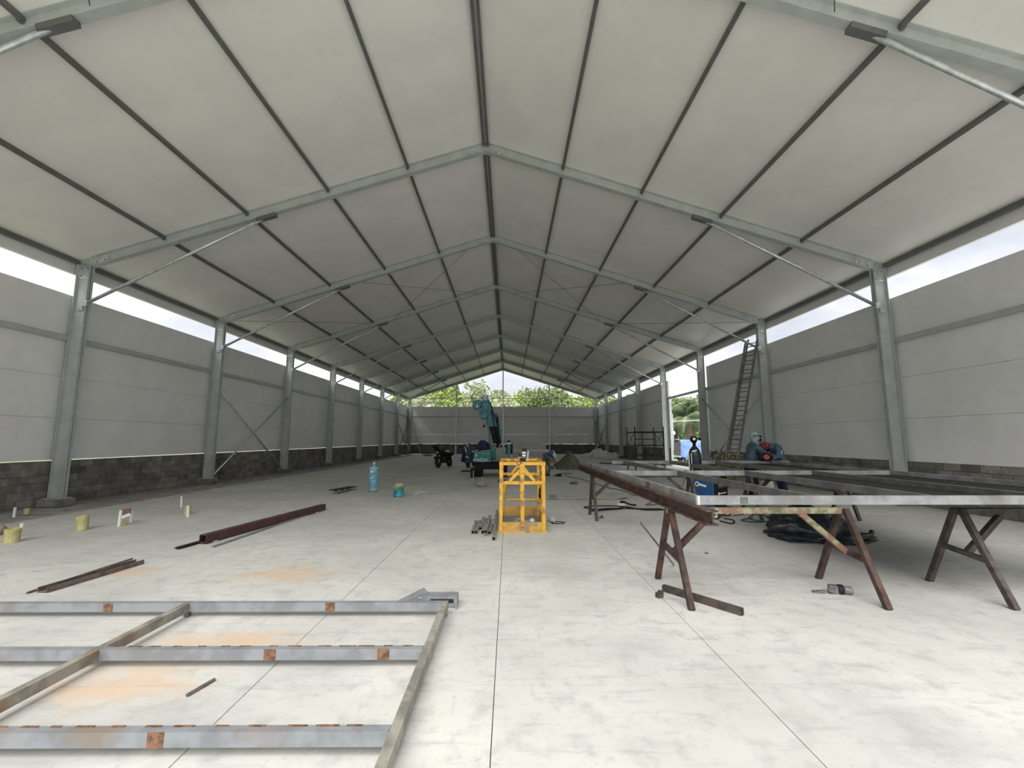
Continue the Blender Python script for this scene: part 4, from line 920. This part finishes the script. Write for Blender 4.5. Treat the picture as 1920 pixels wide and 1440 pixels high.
obj('lamp_post', MB().bar(p0, p1+Vector((0, 0, -.1)), .12, .12), m_teal, cr); obj('lamp', MB().lathe(p1+Vector((0, 0, -.08)), [(.05, 0), (.07, .02), (.07, .09), (.04, .1)], 14), m_white, cr); obj('lamp_cap', MB().lathe(p1+Vector((0, 0, .02)), [(.06, 0), (.06, .08)], 14), m_black, cr)
tt_ = C_(930, 836)
obj('turntable', MB().lathe((tt_.x, yc+.6, .7), [(.42, 0), (.42, .3), (.3, .36)], 24), m_black, cr)
obj('boom_bracket', MB().box((tt_.x, yc+.6, (C_(930, 822).z+1.0)/2), (.34, .45, C_(930, 822).z-.98)), m_black, cr)
def strip(pl, y0, dy_): return MB().prism([(C_(x, y).x, y0, C_(x, y).z) for x, y in pl], (0, dy_, 0))
obj('main_boom', strip([(924, 832), (940, 832), (934, 800), (919, 752), (906, 755), (916, 795)], yc+.3, .42), m_black, cr, bevel=.02)
bsec = obj('boom_section', strip([(914, 800), (932, 800), (921, 765), (917, 748), (903, 748), (902, 770)], yc+.2, .46), m_tealblue, cr, bevel=.02)
obj('boom_nose', strip([(904, 742), (914.5, 741), (915, 760), (912, 778), (903, 778), (903, 757)], yc+.12, .40), m_tealblue, cr, bevel=.02)
obj('nose_plate', strip([(905.5, 741.5), (913, 741), (913.5, 750), (905.5, 750)], yc+.10, .03), m_lblue, cr)
obj('jib_head', strip([(886, 750.5), (902, 749), (903, 760), (899, 766), (889, 767), (885, 762)], yc+.1, .34), m_tealblue, cr, bevel=.03)
obj('jib_slot', strip([(893, 758), (896, 758), (896, 764), (893, 764)], yc+.085, .03), m_white, cr)
obj('jib_arm', strip([(895, 764), (899, 763), (906, 784), (902, 786)], yc+.12, .2), m_tealblue, cr)
obj('winch_drum', MB().lathe(C_(907, 778, yc+.02), [(.16, 0), (.19, .03), (.12, .05), (.12, .25), (.19, .27), (.16, .3)], 20, axis=(0, 1, 0)), m_tealblue, cr, smooth=False)
hkp = obj('hook_block', strip([(904, 787), (912, 785), (912, 793), (908, 797), (905, 794)], yc+.05, .18), m_greygreen, cr, bevel=.015)
obj('hook', MB().tube([C_(907, 795, yc+.1), C_(908.5, 799, yc+.1), C_(906.5, 800.5, yc+.1), C_(905.5, 798.5, yc+.1)], .03, 8), m_black, hkp)
obj('side_strut', strip([(914, 797), (918, 797), (920, 834), (916, 834)], yc+.45, .14), m_teal, cr)
obj('lift_cylinder', MB().tube([C_(936, 830, yc+.5), C_(933.5, 792, yc+.5)], .085, 14), m_teal, cr, smooth=True)
obj('cylinder_rod', MB().tube([C_(933.5, 792, yc+.5), C_(932, 781, yc+.5)], .05, 12), m_black, cr, smooth=True)
obj('elbow_pipe', MB().tube([C_(932.5, 780, yc+.5), C_(931, 778, yc+.5), C_(926, 779, yc+.5), C_(923.5, 783, yc+.5), C_(923, 793, yc+.5)], .075, 10), m_tealblue, cr, smooth=True)
obj('valve_box', MB().box(C_(938.5, 815, yc+.45), (.16, .2, .5)), m_teal, cr, bevel=.02)
obj('hydraulic_hose', MB().tube([C_(921, 770, yc+.1), C_(925, 790, yc+.1), C_(931, 812, yc+.2), C_(934, 830, yc+.3)], .025, 8), m_black, cr, smooth=True)
obj('antenna', MB().tube([C_(909, 741, yc+.2), C_(909, 734, yc+.2)], .012, 6), m_galv, cr)
for (fx, fy) in ((884, 901), (941, 905)):
    p = G(fx, fy); o_ = obj('outrigger', MB().bar((p.x, p.y, .08), (p.x, p.y, .42), .09, .09).bar((p.x, p.y, .42), (p.x+(.3 if fx < 900 else -.1), p.y+.6, .46), .09, .09), m_black, cr); obj('outrigger_foot', MB().box((p.x, p.y, .05), (.26, .2, .10)), m_stone if fx < 900 else m_black, o_)
p = G(874, 884); tag(obj('outrigger_pad', MB().box((p.x, p.y, .02), (.5, .3, .04)), m_black), 'flat black pad on the floor left of the crane', 'pad')
cl = thing('clothes_bundle', 'dark navy clothes bundle lying on top of the crane cover', 'clothes', (C_(907, 845).x, yc+.1, g1.z+.045))
obj('jacket', MB().blob(C_(906, 836.5, yc+.1), (.25, .26, .26), .22, 2.2, 3, 3, flat=-.17), m_navy, cl, smooth=True)
obj('sleeve', MB().tube([C_(902, 836, yc-.05), C_(899, 842, yc-.12), C_(900, 846, yc-.14)], [.10, .08, .06], 8), m_navy, cl, smooth=True)
obj('cap', MB().blob(C_(924, 833.5, yc+.15), (.17, .15, .07), .08, 2, 1, 3), M('beige_cap', (.33, .30, .25), .9), cl, smooth=True)
# ---- motorcycles
def torus(c, R_, r_, axis, n=20, m=8):
    mb = MB(); ax = Vector(axis).normalized(); a = ax.cross(Vector((0,0,1))).normalized(); b = ax.cross(a)
    vs = []; fs = []
    for i in range(n):
        t = 2*PI*i/n; dr = a*math.cos(t)+b*math.sin(t)
        for j in range(m):
            u = 2*PI*j/m; vs.append(Vector(c)+dr*(R_+r_*math.cos(u))+ax*(r_*math.sin(u)))
    for i in range(n):
        for j in range(m):
            fs.append((i*m+j, ((i+1) % n)*m+j, ((i+1) % n)*m+(j+1) % m, i*m+(j+1) % m))
    return mb.add(vs, fs)
def motorbike(lab, base, yaw, body_mat):
    t = thing('motorcycle', lab, 'motorcycle', base)
    R_ = Matrix.Rotation(yaw, 3, 'Z'); lean = Matrix.Rotation(math.radians(8), 3, 'X')
    P = lambda x, y, z: Vector(base) + R_ @ (lean @ Vector((x, y, z)))     # x forward
    ax = R_ @ (lean @ Vector((0, 1, 0)))
    for x in (.64, -.62):
        w = obj('wheel', torus(P(x, 0, .30), .235, .065, ax), m_rubber, t, smooth=True)
        obj('hub', MB().lathe(P(x, 0, .30)-ax*.05, [(.05, 0), (.09, .02), (.09, .08), (.05, .1)], 14, axis=ax), m_dark_tube, w)
        obj('spokes', MB().lathe(P(x, 0, .30)-ax*.008, [(.19, 0), (.19, .016)], 10, axis=ax), m_black, w)
    for s in (-1, 1): obj('fork', MB().tube([P(.66, s*.08, .30), P(.44, s*.08, .92)], .03, 8), m_galv, t)
    obj('front_mudguard', MB().blob(P(.62, 0, .58), (.24, .09, .09), .05, 2, 1, 2), body_mat, t, smooth=True)
    obj('fairing', MB().blob(P(.46, 0, .86), (.17, .17, .22), .06, 2, 2, 3), body_mat, t, smooth=True)
    obj('headlight', MB().lathe(P(.60, 0, .86), [(.07, 0), (.08, .02), (.03, .04)], 14, axis=R_ @ Vector((1, 0, 0))), m_lblue, t)
    obj('handlebar', MB().tube([P(.34, -.36, 1.0), P(.42, -.15, .99), P(.42, .15, .99), P(.34, .36, 1.0)], .018, 8), m_black, t)
    for s in (-1, 1):
        mr = obj('mirror', MB().tube([P(.36, s*.28, 1.0), P(.38, s*.36, 1.2)], .009, 6), m_black, t); obj('mirror_glass', MB().blob(P(.38, s*.37, 1.24), (.06, .05, .06), .05, 2, 3, 2), m_black, mr, smooth=True)
    obj('tank', MB().blob(P(.12, 0, .80), (.34, .17, .17), .05, 2, 3, 3), body_mat, t, smooth=True)
    obj('engine', MB().box(P(.08, 0, .45), (.42, .28, .36), R=R_), m_rubber, t, bevel=.04)
    obj('seat', MB().blob(P(-.40, 0, .80), (.42, .16, .09), .05, 2, 4, 3), m_rubber, t, smooth=True)
    obj('tail', MB().blob(P(-.72, 0, .74), (.26, .12, .14), .05, 2, 5, 3), body_mat, t, smooth=True)
    obj('side_panel', MB().blob(P(-.28, 0, .58), (.34, .17, .18), .05, 2, 6, 3), body_mat, t, smooth=True)
    obj('exhaust', MB().tube([P(.1, -.2, .32), P(-.3, -.22, .32), P(-.85, -.24, .44)], [.03, .04, .055], 10), m_galv, t, smooth=True)
    obj('side_stand', MB().tube([P(-.05, .12, .28), P(-.1, .34, .0+.05)], .016, 6), m_black, t)
    return t, P
pB = G(826, 878); t_, P_ = motorbike('black motorcycle parked facing the camera left of the crane', (pB.x+.1, pB.y+.75, 0), math.radians(-112), m_black)
hm = thing('crash_helmet', 'dark crash helmet hung on the handlebar of the black motorcycle', 'helmet', P_(.42, -.30, 1.0))
hp = OY(818, 838, P_(.42, -.3, 1).y); 
obj('shell', MB().blob(hp, (.15, .15, .16), .04, 2, 2, 3), m_black, hm, smooth=True)
obj('visor', MB().blob(hp+Vector((.03, -.08, .0)), (.10, .08, .06), .04, 2, 3, 2), m_gasblk, hm, smooth=True)
obj('strap', MB().tube([hp+Vector((0, 0, -.12)), P_(.40, -.28, .99)], .012, 6), m_black, hm)
tag(obj('seat_rag', MB().blob(P_(-.42, 0, .90), (.20, .14, .05), .35, 3, 3, 3), m_clear, smooth=True), 'pale grey rag lying on the black motorcycle seat', 'rag')
pS = G(880, 878); t2_, P2 = motorbike('second motorcycle half hidden by the crane, draped with blue overalls', (pS.x+.05, pS.y+.75, 0), math.radians(-100), m_greygreen)
ov = thing('blue_overalls', 'blue work overalls with reflective strips hung over the motorcycle by crane', 'overalls', P2(.3, 0, .9))
yo = P2(.62, 0, 1).y-.18
o3 = lambda x, y, dy_=0: OY(x, y, yo+dy_)
obj('jacket', MB().tube([o3(881, 832), o3(879, 842), o3(878, 856), o3(879, 868)], [.10, .24, .28, .22], 12), m_blue_cloth, ov, smooth=True)
obj('sleeve', MB().tube([o3(884, 836, -.1), o3(888, 848, -.14), o3(889, 862, -.14)], [.10, .13, .11], 10), m_blue_cloth, ov, smooth=True)
obj('sleeve', MB().tube([o3(873, 840, -.1), o3(871, 854, -.12), o3(868, 866, -.12)], [.10, .14, .12], 10), m_navy, ov, smooth=True)
for (x0, y0, x1, y1) in ((885, 846.5, 891, 846), (873, 856, 879, 858), (872, 838, 874, 848), (875.5, 834, 878.5, 837)):
    obj('reflective_strip', MB().bar(o3(x0, y0, -.30), o3(x1, y1, -.30), .02, .05), m_reflect, ov)
# ---- stack of sandwich panels behind the crane
ys_ = 32.0
z = .12; k = 0
xa_, xb_ = OY(962, 850, ys_).x, OY(1024, 850, ys_).x
for x, wd_n in ((xa_+.3, 'left'), ((xa_+xb_)/2, 'middle'), (xb_-.25, 'right')): tag(obj('timber_bearer', MB().box((x, ys_+1.2, .06), (.12, 2.2, .12)), m_plate), '%s timber bearer under the stack of pale panels' % wd_n, 'bearer', 'bearers under the panel stack')
zs_ = [OY(1000, 858, ys_).z, OY(1000, 850, ys_).z, OY(1000, 842.5, ys_).z, OY(1000, 829.5, ys_).z]
nl = 14; z = .12
for k in range(nl):
    h = (zs_[3]-.12)/nl; dx = (.22 if k < 8 else 0)
    tag(obj('sandwich_panel', MB().box(((xa_+xb_)/2+dx/2, ys_+1.2, z+h/2), (xb_-xa_+dx, 2.4+.02*(k % 3), h-.008)), m_foam if k not in (7,) else m_white), 'pale grey roof panel, number %s up from the bottom of stack behind the crane' % ['one','two','three','four','five','six','seven','eight','nine','ten','eleven','twelve','thirteen','fourteen'][k], 'panel', 'stacked panels behind the crane'); z += h
tag(obj('plastic_film', MB().blob((xb_-1.0, ys_+.6, zs_[3]+.03), (.75, .5, .06), .5, 3, 2, 3, flat=-.03), m_clear), 'white plastic film lying on top of panel stack', 'plastic film')
tag(obj('plastic_film', MB().blob((xb_+.52, ys_+.2, .4), (.22, .3, .4), .3, 3, 6, 3), m_clear), 'crumpled plastic film at the right end of panel stack', 'plastic film')
# ---- sand pile, plastic heap, leaning pole
pS_ = G(1073, 881); cs = Vector((pS_.x, pS_.y+1.0, 0))
mb = MB(); n = 28; rings = 12; vs = [cs+Vector((0, 0, OY(1069, 845, cs.y).z))]; fs = []
Hs = vs[0].z
for i in range(1, rings+1):
    for j in range(n):
        a = 2*PI*j/n; f = i/rings; q = Vector((math.cos(a), math.sin(a), 0))
        nn = mnoise.noise(q*1.6+Vector((f*2, 0, 3)))*.16 + mnoise.noise(q*5+Vector((f*5, 1, 0)))*.05
        vs.append(cs+Vector((q.x*1.08*f*(1+nn), q.y*1.0*f*(1+nn), max(0, Hs*(1-f**.9)*(1+nn*.8)) if i < rings else -.005)))
for j in range(n): fs.append((0, 1+j, 1+(j+1) % n))
for i in range(rings-1):
    for j in range(n): a_ = 1+i*n+j; b_ = 1+i*n+(j+1) % n; fs.append((a_, a_+n, b_+n, b_))
mb.add(vs, fs)
tag(obj('sand_pile', mb, m_sand, smooth=True), 'cone of dark grey sand on the floor beyond the basket', 'sand pile')
p0, p1 = G(1100, 858), G(1166, 859)
mb = MB(); 
for k, (f, w_, h_) in enumerate(((.12, .5, .35), (.42, .85, .75), (.60, .7, .62), (.82, .5, .42), (.97, .35, .45))):
    q = p0.lerp(p1, f); mb.blob((q.x*.97, q.y+.4, .02), (w_, .55, h_), .35, 2.6, k+2, 4, flat=-.02, ridge=.5)
tag(obj('plastic_heap', mb, m_clear, smooth=True), 'heap of crumpled white plastic sheeting by the right wall', 'plastic sheet')
a, b = OY(774, 787, YE-.05), G(788, 851.5); b.y = min(b.y, YE-.6); b = OY(788, 850, YE-.8); b.z = 0.02
tag(obj('leaning_pole', MB().tube([b, a], .04, 8), m_galv), 'pale pole leaning in the far left corner', 'pole')
p = G(790, 855); tag(obj('paper_scrap', MB().blob((p.x-1.8, p.y, .05), (.35, .25, .08), .4, 3, 3, 2, flat=-.05), m_clear), 'white wrapper on floor in the far left corner', 'wrapper')
# ---- crouching sweeper behind the basket
yb = 19.5; xb2 = OY(1024, 880, yb).x
JB = dict(pelvis=(-.10, .1, .66), waist=(-.06, .05, .80), chest=(.02, -.08, .93), neck=(.10, -.18, .98), jaw=(.14, -.25, .96), crown=(.17, -.30, 1.03),
          shL=(-.10, -.12, .95), elL=(.12, -.26, .72), wristL=(.24, -.32, .66), shR=(.16, .02, .95), elR=(.28, -.18, .76), wristR=(.30, -.30, .72),
          hipL=(-.15, .05, .62), kneeL=(-.10, -.22, .36), ankL=(-.04, -.02, .08), toeL=(.0, -.18, .04), hipR=(.03, .12, .62), kneeR=(.12, -.15, .38), ankR=(.06, .05, .08), toeR=(.12, -.1, .04), handdirL=(.6, -.4, -.5), handdirR=(.5, -.5, -.5))
w3, J3 = person('person in grey shirt and blue cap crouching behind the yellow basket', (xb2+.03, yb, 0), JB, [m_gshirt, m_skin, m_olive, m_boot, m_skin], legmat=1)
hc = J3['jaw'].lerp(J3['crown'], .7)
obj('cap', MB().blob(hc+Vector((.01, .02, .04)), (.105, .12, .09), .03, 2, 1, 3), m_cap, w3, smooth=True)
obj('collar', MB().tube([J3['neck']+Vector((.1*math.cos(a), .08*math.sin(a), 0)) for a in np.linspace(0, 2*PI, 12)], .03, 6), m_cap, w3, smooth=True)
a, b = OY(1034, 868, yb-.35), G(1047, 893)
ft = thing('floor_tool', 'long-handled floor scraper held by the crouching person', 'floor tool', b)
obj('handle', MB().tube([a, b+Vector((0, 0, .06))], .014, 8), m_galv, ft)
obj('head', MB().box(b+Vector((.02, 0, .05)), (.22, .2, .10)), m_black, ft, bevel=.02)
obj('disc', MB().lathe(b+Vector((-.12, .0, .0)), [(.10, 0), (.10, .03), (.03, .06)], 16), m_dark_tube, ft)
p = G(1057, 889); tag(obj('rubber_mat', MB().lathe((p.x+.1, p.y+.2, 0), [(.32, 0), (.32, .02)], 20), m_dark_tube), 'flat dark round mat beyond the floor tool', 'mat')
p = G(1076, 907.5); tag(obj('rag', MB().blob((p.x, p.y, .03), (.14, .10, .05), .4, 3, 3, 3, flat=-.03), m_dark_tube), 'small dark rag on floor beyond the plywood sheet', 'rag')
p = G(810, 855); tag(obj('rag', MB().blob((p.x-.4, p.y, .05), (.45, .3, .09), .3, 2, 6, 3, flat=-.05), m_sand), 'dark sack lying on the floor near the far wall', 'sack')
# ================================================================== outside
gd = MB(); gd.box((0, 60, -.35), (700, 700, .4)); tag(obj('ground', gd, m_grass), 'grassy ground around the hall', 'ground', kind='structure')
tag(obj('yard', MB().box((22, 20, -.135), (22.4, 66, .1)), m_apron), 'pale concrete yard outside the open bay', 'yard', kind='structure')
tag(obj('forecourt', MB().box((17, -21, -.09), (46, 40, .14)), m_apron), 'pale concrete forecourt in front of the hall', 'yard', kind='structure')  # unseen; shifted right so less light bounces onto the left ceiling
def leaves(mb, c, rad, n, size, rng):
    P = rng.normal(size=(n, 3)); P /= np.linalg.norm(P, axis=1)[:, None]; P *= (rng.uniform(.45, 1, (n, 1)))**.6
    P = P*np.array(rad)+np.array(c)
    A = rng.normal(size=(n, 3)); A /= np.linalg.norm(A, axis=1)[:, None]; Bv = np.cross(A, rng.normal(size=(n, 3))); Bv /= np.linalg.norm(Bv, axis=1)[:, None]
    s_ = size*rng.uniform(.6, 1.3, (n, 1))
    V = np.stack([P-A*s_, P+Bv*s_*.45, P+A*s_, P-Bv*s_*.45], 1)
    return V.reshape(-1, 3)
def leafobj(name, blobs, mt, parent, seed, size):
    rng = np.random.default_rng(seed); Vs = [leaves(None, c, r_, n, size, rng) for c, r_, n in blobs]
    V = np.concatenate(Vs) - np.array(ORG[parent.name]); nf = len(V)//4
    me = bpy.data.meshes.new(name); me.vertices.add(len(V)); me.vertices.foreach_set('co', V.ravel())
    me.loops.add(len(V)); me.loops.foreach_set('vertex_index', np.arange(len(V))); me.polygons.add(nf)
    me.polygons.foreach_set('loop_start', np.arange(0, len(V), 4)); me.update(calc_edges=True); me.materials.append(mt)
    o = bpy.data.objects.new(name, me); COL.objects.link(o); o.parent = parent; ORG[o.name] = ORG[parent.name].copy()
    return tag(o, kind='stuff')
def tree(lab, x, y, h, w_, mt, seed, size=.5, dens=1.0, name='tree'):
    t = thing(name, lab, 'tree', (x, y, -.15), 'trees beyond the hall'); rng = random.Random(seed)
    obj('trunk', MB().tube([(x, y, -.2), (x+rng.uniform(-.3, .3), y, h*.45), (x+rng.uniform(-.5, .5), y, h*.8)], [.3, .22, .08], 8), m_bark, t)
    bl = []
    for k in range(9):
        a = rng.uniform(0, 2*PI); rr_ = rng.uniform(0, .6)*w_; zz = rng.uniform(.38, .88)*h; sh = 1-.45*abs(zz/h-.6)/.4
        bl.append(((x+rr_*math.cos(a), y+rr_*math.sin(a), zz), (w_*.42*sh, w_*.42*sh, h*.13), int(300*dens)))
    for k in range(14):
        a = rng.uniform(0, 2*PI); rr_ = rng.uniform(.1, .8)*w_; zz = rng.uniform(.6, 1.0)*h
        bl.append(((x+rr_*math.cos(a), y+rr_*math.sin(a), zz), (w_*.13, w_*.13, h*.07), int(45*dens)))
    bl.append(((x, y, h*.9), (w_*.3, w_*.3, h*.10), int(160*dens)))
    leafobj('crown', bl, mt, t, seed, size); return t
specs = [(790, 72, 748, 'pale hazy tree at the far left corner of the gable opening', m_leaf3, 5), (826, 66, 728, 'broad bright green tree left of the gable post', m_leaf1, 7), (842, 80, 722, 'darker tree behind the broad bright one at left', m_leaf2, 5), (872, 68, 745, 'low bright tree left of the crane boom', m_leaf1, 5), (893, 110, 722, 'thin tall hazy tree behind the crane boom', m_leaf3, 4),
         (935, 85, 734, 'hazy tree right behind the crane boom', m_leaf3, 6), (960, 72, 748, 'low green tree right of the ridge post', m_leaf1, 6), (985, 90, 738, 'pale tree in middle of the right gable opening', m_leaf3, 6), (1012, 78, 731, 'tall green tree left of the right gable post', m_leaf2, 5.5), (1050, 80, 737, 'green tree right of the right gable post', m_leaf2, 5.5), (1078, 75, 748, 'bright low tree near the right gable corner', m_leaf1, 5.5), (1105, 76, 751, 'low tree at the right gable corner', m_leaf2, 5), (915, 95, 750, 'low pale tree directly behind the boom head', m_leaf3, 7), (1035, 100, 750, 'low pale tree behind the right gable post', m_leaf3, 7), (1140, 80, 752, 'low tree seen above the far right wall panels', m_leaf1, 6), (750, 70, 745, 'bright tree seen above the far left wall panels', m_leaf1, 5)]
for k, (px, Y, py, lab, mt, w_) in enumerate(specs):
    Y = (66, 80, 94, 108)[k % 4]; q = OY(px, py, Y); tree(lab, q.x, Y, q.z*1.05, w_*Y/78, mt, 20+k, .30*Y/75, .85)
# oil palms outside the open bay
fr_me = bpy.data.meshes.new('frond')
def frond_mesh(me, L_=4.2):
    mb = MB(); n = 26
    def sp(t): return Vector((L_*t*(1-.22*t), 0, 1.25*L_*.45*t - 1.25*L_*.62*t*t))
    mb.tube([sp(i/8) for i in range(9)], [.05*(1-i/9)+.012 for i in range(9)], 4)
    for i in range(3, n+1):
        t = i/n; p = sp(t); ln = .95*math.sin(PI*min(1, t*.9+.12))+.15; dv = (sp(min(1, t+.02))-sp(t-.02)).normalized()
        for s in (-1, 1):
            d = (dv*.55+Vector((0, s, -.35))).normalized(); tip = p+d*ln+Vector((0, 0, -.25*ln)); wv = dv*.055
            mb.add([p-wv, p+wv, p+d*ln*.6+wv, tip], [(0, 1, 2, 3)])
    me.from_pydata([tuple(v) for v in mb.v], [], mb.f); me.materials.append(m_palm)
frond_mesh(fr_me)
rng = random.Random(9)
palms = [(1262, 52, 752, 'oil palm left in the open bay view'), (1290, 48, 744, 'oil palm in the middle of the open bay view'), (1318, 50, 746, 'oil palm right in the open bay view'), (1276, 66, 745, 'taller oil palm behind in the open bay view'), (1304, 70, 738, 'tallest oil palm behind in the open bay view'), (1250, 62, 762, 'oil palm partly hidden by the bay column'), (1335, 62, 745, 'oil palm behind the near bay column')]
for k, (px, Y, py, lab) in enumerate(palms):
    q = OY(px, py, Y); hz = q.z-2.2
    t = thing('oil_palm', lab, 'palm tree', (q.x, Y, -.15), 'oil palms outside')
    obj('trunk', MB().tube([(q.x, Y, -.2), (q.x, Y, max(.6, hz))], [.42, .32], 10), m_bark, t)
    for i in range(26):
        instance('frond', fr_me, t, (q.x, Y, max(.6, hz)-.1*(i % 3)), rot=(rng.uniform(-.25, .25), rng.uniform(-.75, .55), i*2.4+rng.uniform(-.2, .2)))
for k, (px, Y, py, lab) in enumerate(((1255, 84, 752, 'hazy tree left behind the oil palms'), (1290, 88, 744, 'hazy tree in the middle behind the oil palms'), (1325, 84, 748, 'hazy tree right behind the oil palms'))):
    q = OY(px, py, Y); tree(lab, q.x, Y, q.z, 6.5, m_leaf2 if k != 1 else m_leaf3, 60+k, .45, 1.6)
for k in range(5):
    px = 1248+k*22; q = OY(px, 806, 58+1.5*(k % 2))
    hb = thing('bush', 'low dark bush below the oil palms, %s from the left' % ['first', 'second', 'third', 'fourth', 'fifth'][k], 'bush', (q.x, 58+1.5*(k % 2), -.15), 'bushes below the oil palms')
    leafobj('foliage', [((q.x, 58+1.5*(k % 2), 1.3), (1.6, 1.2, 1.6), 700), ((q.x, 58+1.5*(k % 2), .3), (1.5, 1.1, .5), 200)], m_leaf2, hb, 90+k, .22)
# low wall, grass, pole, wire, tarp-covered load outside
p = OY(1280, 843, 45); lw = thing('boundary_wall', 'low reddish boundary wall beyond the yard', 'wall', (26, 47, -.15))
obj('wall', MB().box((27, 47, .25), (16, .2, .8)), m_brick, lw); obj('coping', MB().box((27, 47, .68), (16, .3, .08)), m_stone, lw)
gr = thing('grass_clump', 'tall bright grass beside the yard outside the open bay', 'grass', (OY(1258, 850, 38).x, 38, -.1))
c = ORG[gr.name]; leafobj('blades', [((c.x, c.y, .35), (1.4, .8, .5), 900)], m_leaf1, gr, 77, .16)
yp = 40; p = OY(1260.5, 838, yp); q = OY(1260, 776, yp)
po = thing('yard_pole', 'slim pale pole with white lamp outside the open bay', 'pole', (q.x, yp, -.1))
obj('shaft', MB().tube([(q.x, yp, -.1), (q.x, yp, q.z)], .07, 8), m_galv, po)
obj('lamp', MB().blob(OY(1263, 812, yp-.1), (.17, .15, .19), .02, 1, 1, 2), m_white, po, smooth=True)
tag(obj('overhead_wire', MB().tube([OY(1240, 791, 40.1), OY(1290, 789, 40.1), OY(1345, 786, 40.1)], .03, 6), m_white), 'pale wire crossing in front of the palms outside', 'wire')
yt = 33.0; a = OY(1277, 850, yt).x; b = OY(1345, 850, yt).x; zt1 = OY(1300, 826, yt).z; zb1 = OY(1300, 856, yt).z
tl_ = thing('tarp_covered_trailer', 'trailer covered with a rumpled blue tarp in the yard', 'trailer', ((a+b)/2, yt+.8, -.085))
mb = MB(); nx, nz_ = 26, 16
vs = []; fs = []
for j in range(nz_+1):
    for i in range(nx+1):
        u = i/nx; v = j/nz_
        if v < .6: y_ = yt + .05; z_ = zb1+(zt1-zb1)*(v/.6)
        else: y_ = yt+.05+(v-.6)/.4*1.6; z_ = zt1+.05
        n_ = mnoise.noise(Vector((u*4+v*2, v*5, 2)))
        vs.append((a+(b-a)*u, y_ - .16*n_ - .22*abs(mnoise.noise(Vector((u*3-v*2, v*2, 7)))), z_+.10*mnoise.noise(Vector((u*5, v*4, 4))) - (.12*abs(math.sin(u*9)) if j == 0 else 0)))
for j in range(nz_):
    for i in range(nx): k = j*(nx+1)+i; fs.append((k, k+1, k+nx+2, k+nx+1))
o = obj('tarp', mb.add(vs, fs), m_tarp, tl_, smooth=True); so = o.modifiers.new('thick', 'SOLIDIFY'); so.thickness = .02
obj('load', MB().box(((a+b)/2, yt+.95, (zb1+zt1)/2-.05), (b-a-.2, 1.4, zt1-zb1-.15)), m_dark_tube, tl_)
obj('bed', MB().box(((a+b)/2, yt+.95, zb1-.02), (b-a-.1, 1.5, .10)), m_white, tl_)
for x in (a+.5, b-.6):
    for y_ in (yt+.3, yt+1.5): obj('wheel', torus((x, y_, .165), .17, .08, (0, 1, 0)), m_rubber, tl_, smooth=True)
    obj('axle', MB().tube([(x, yt+.3, .165), (x, yt+1.5, .165)], .04, 8), m_black, tl_); obj('strut', MB().box((x, yt+.9, (.165+zb1)/2), (.1, .1, abs(zb1-.165))), m_black, tl_)
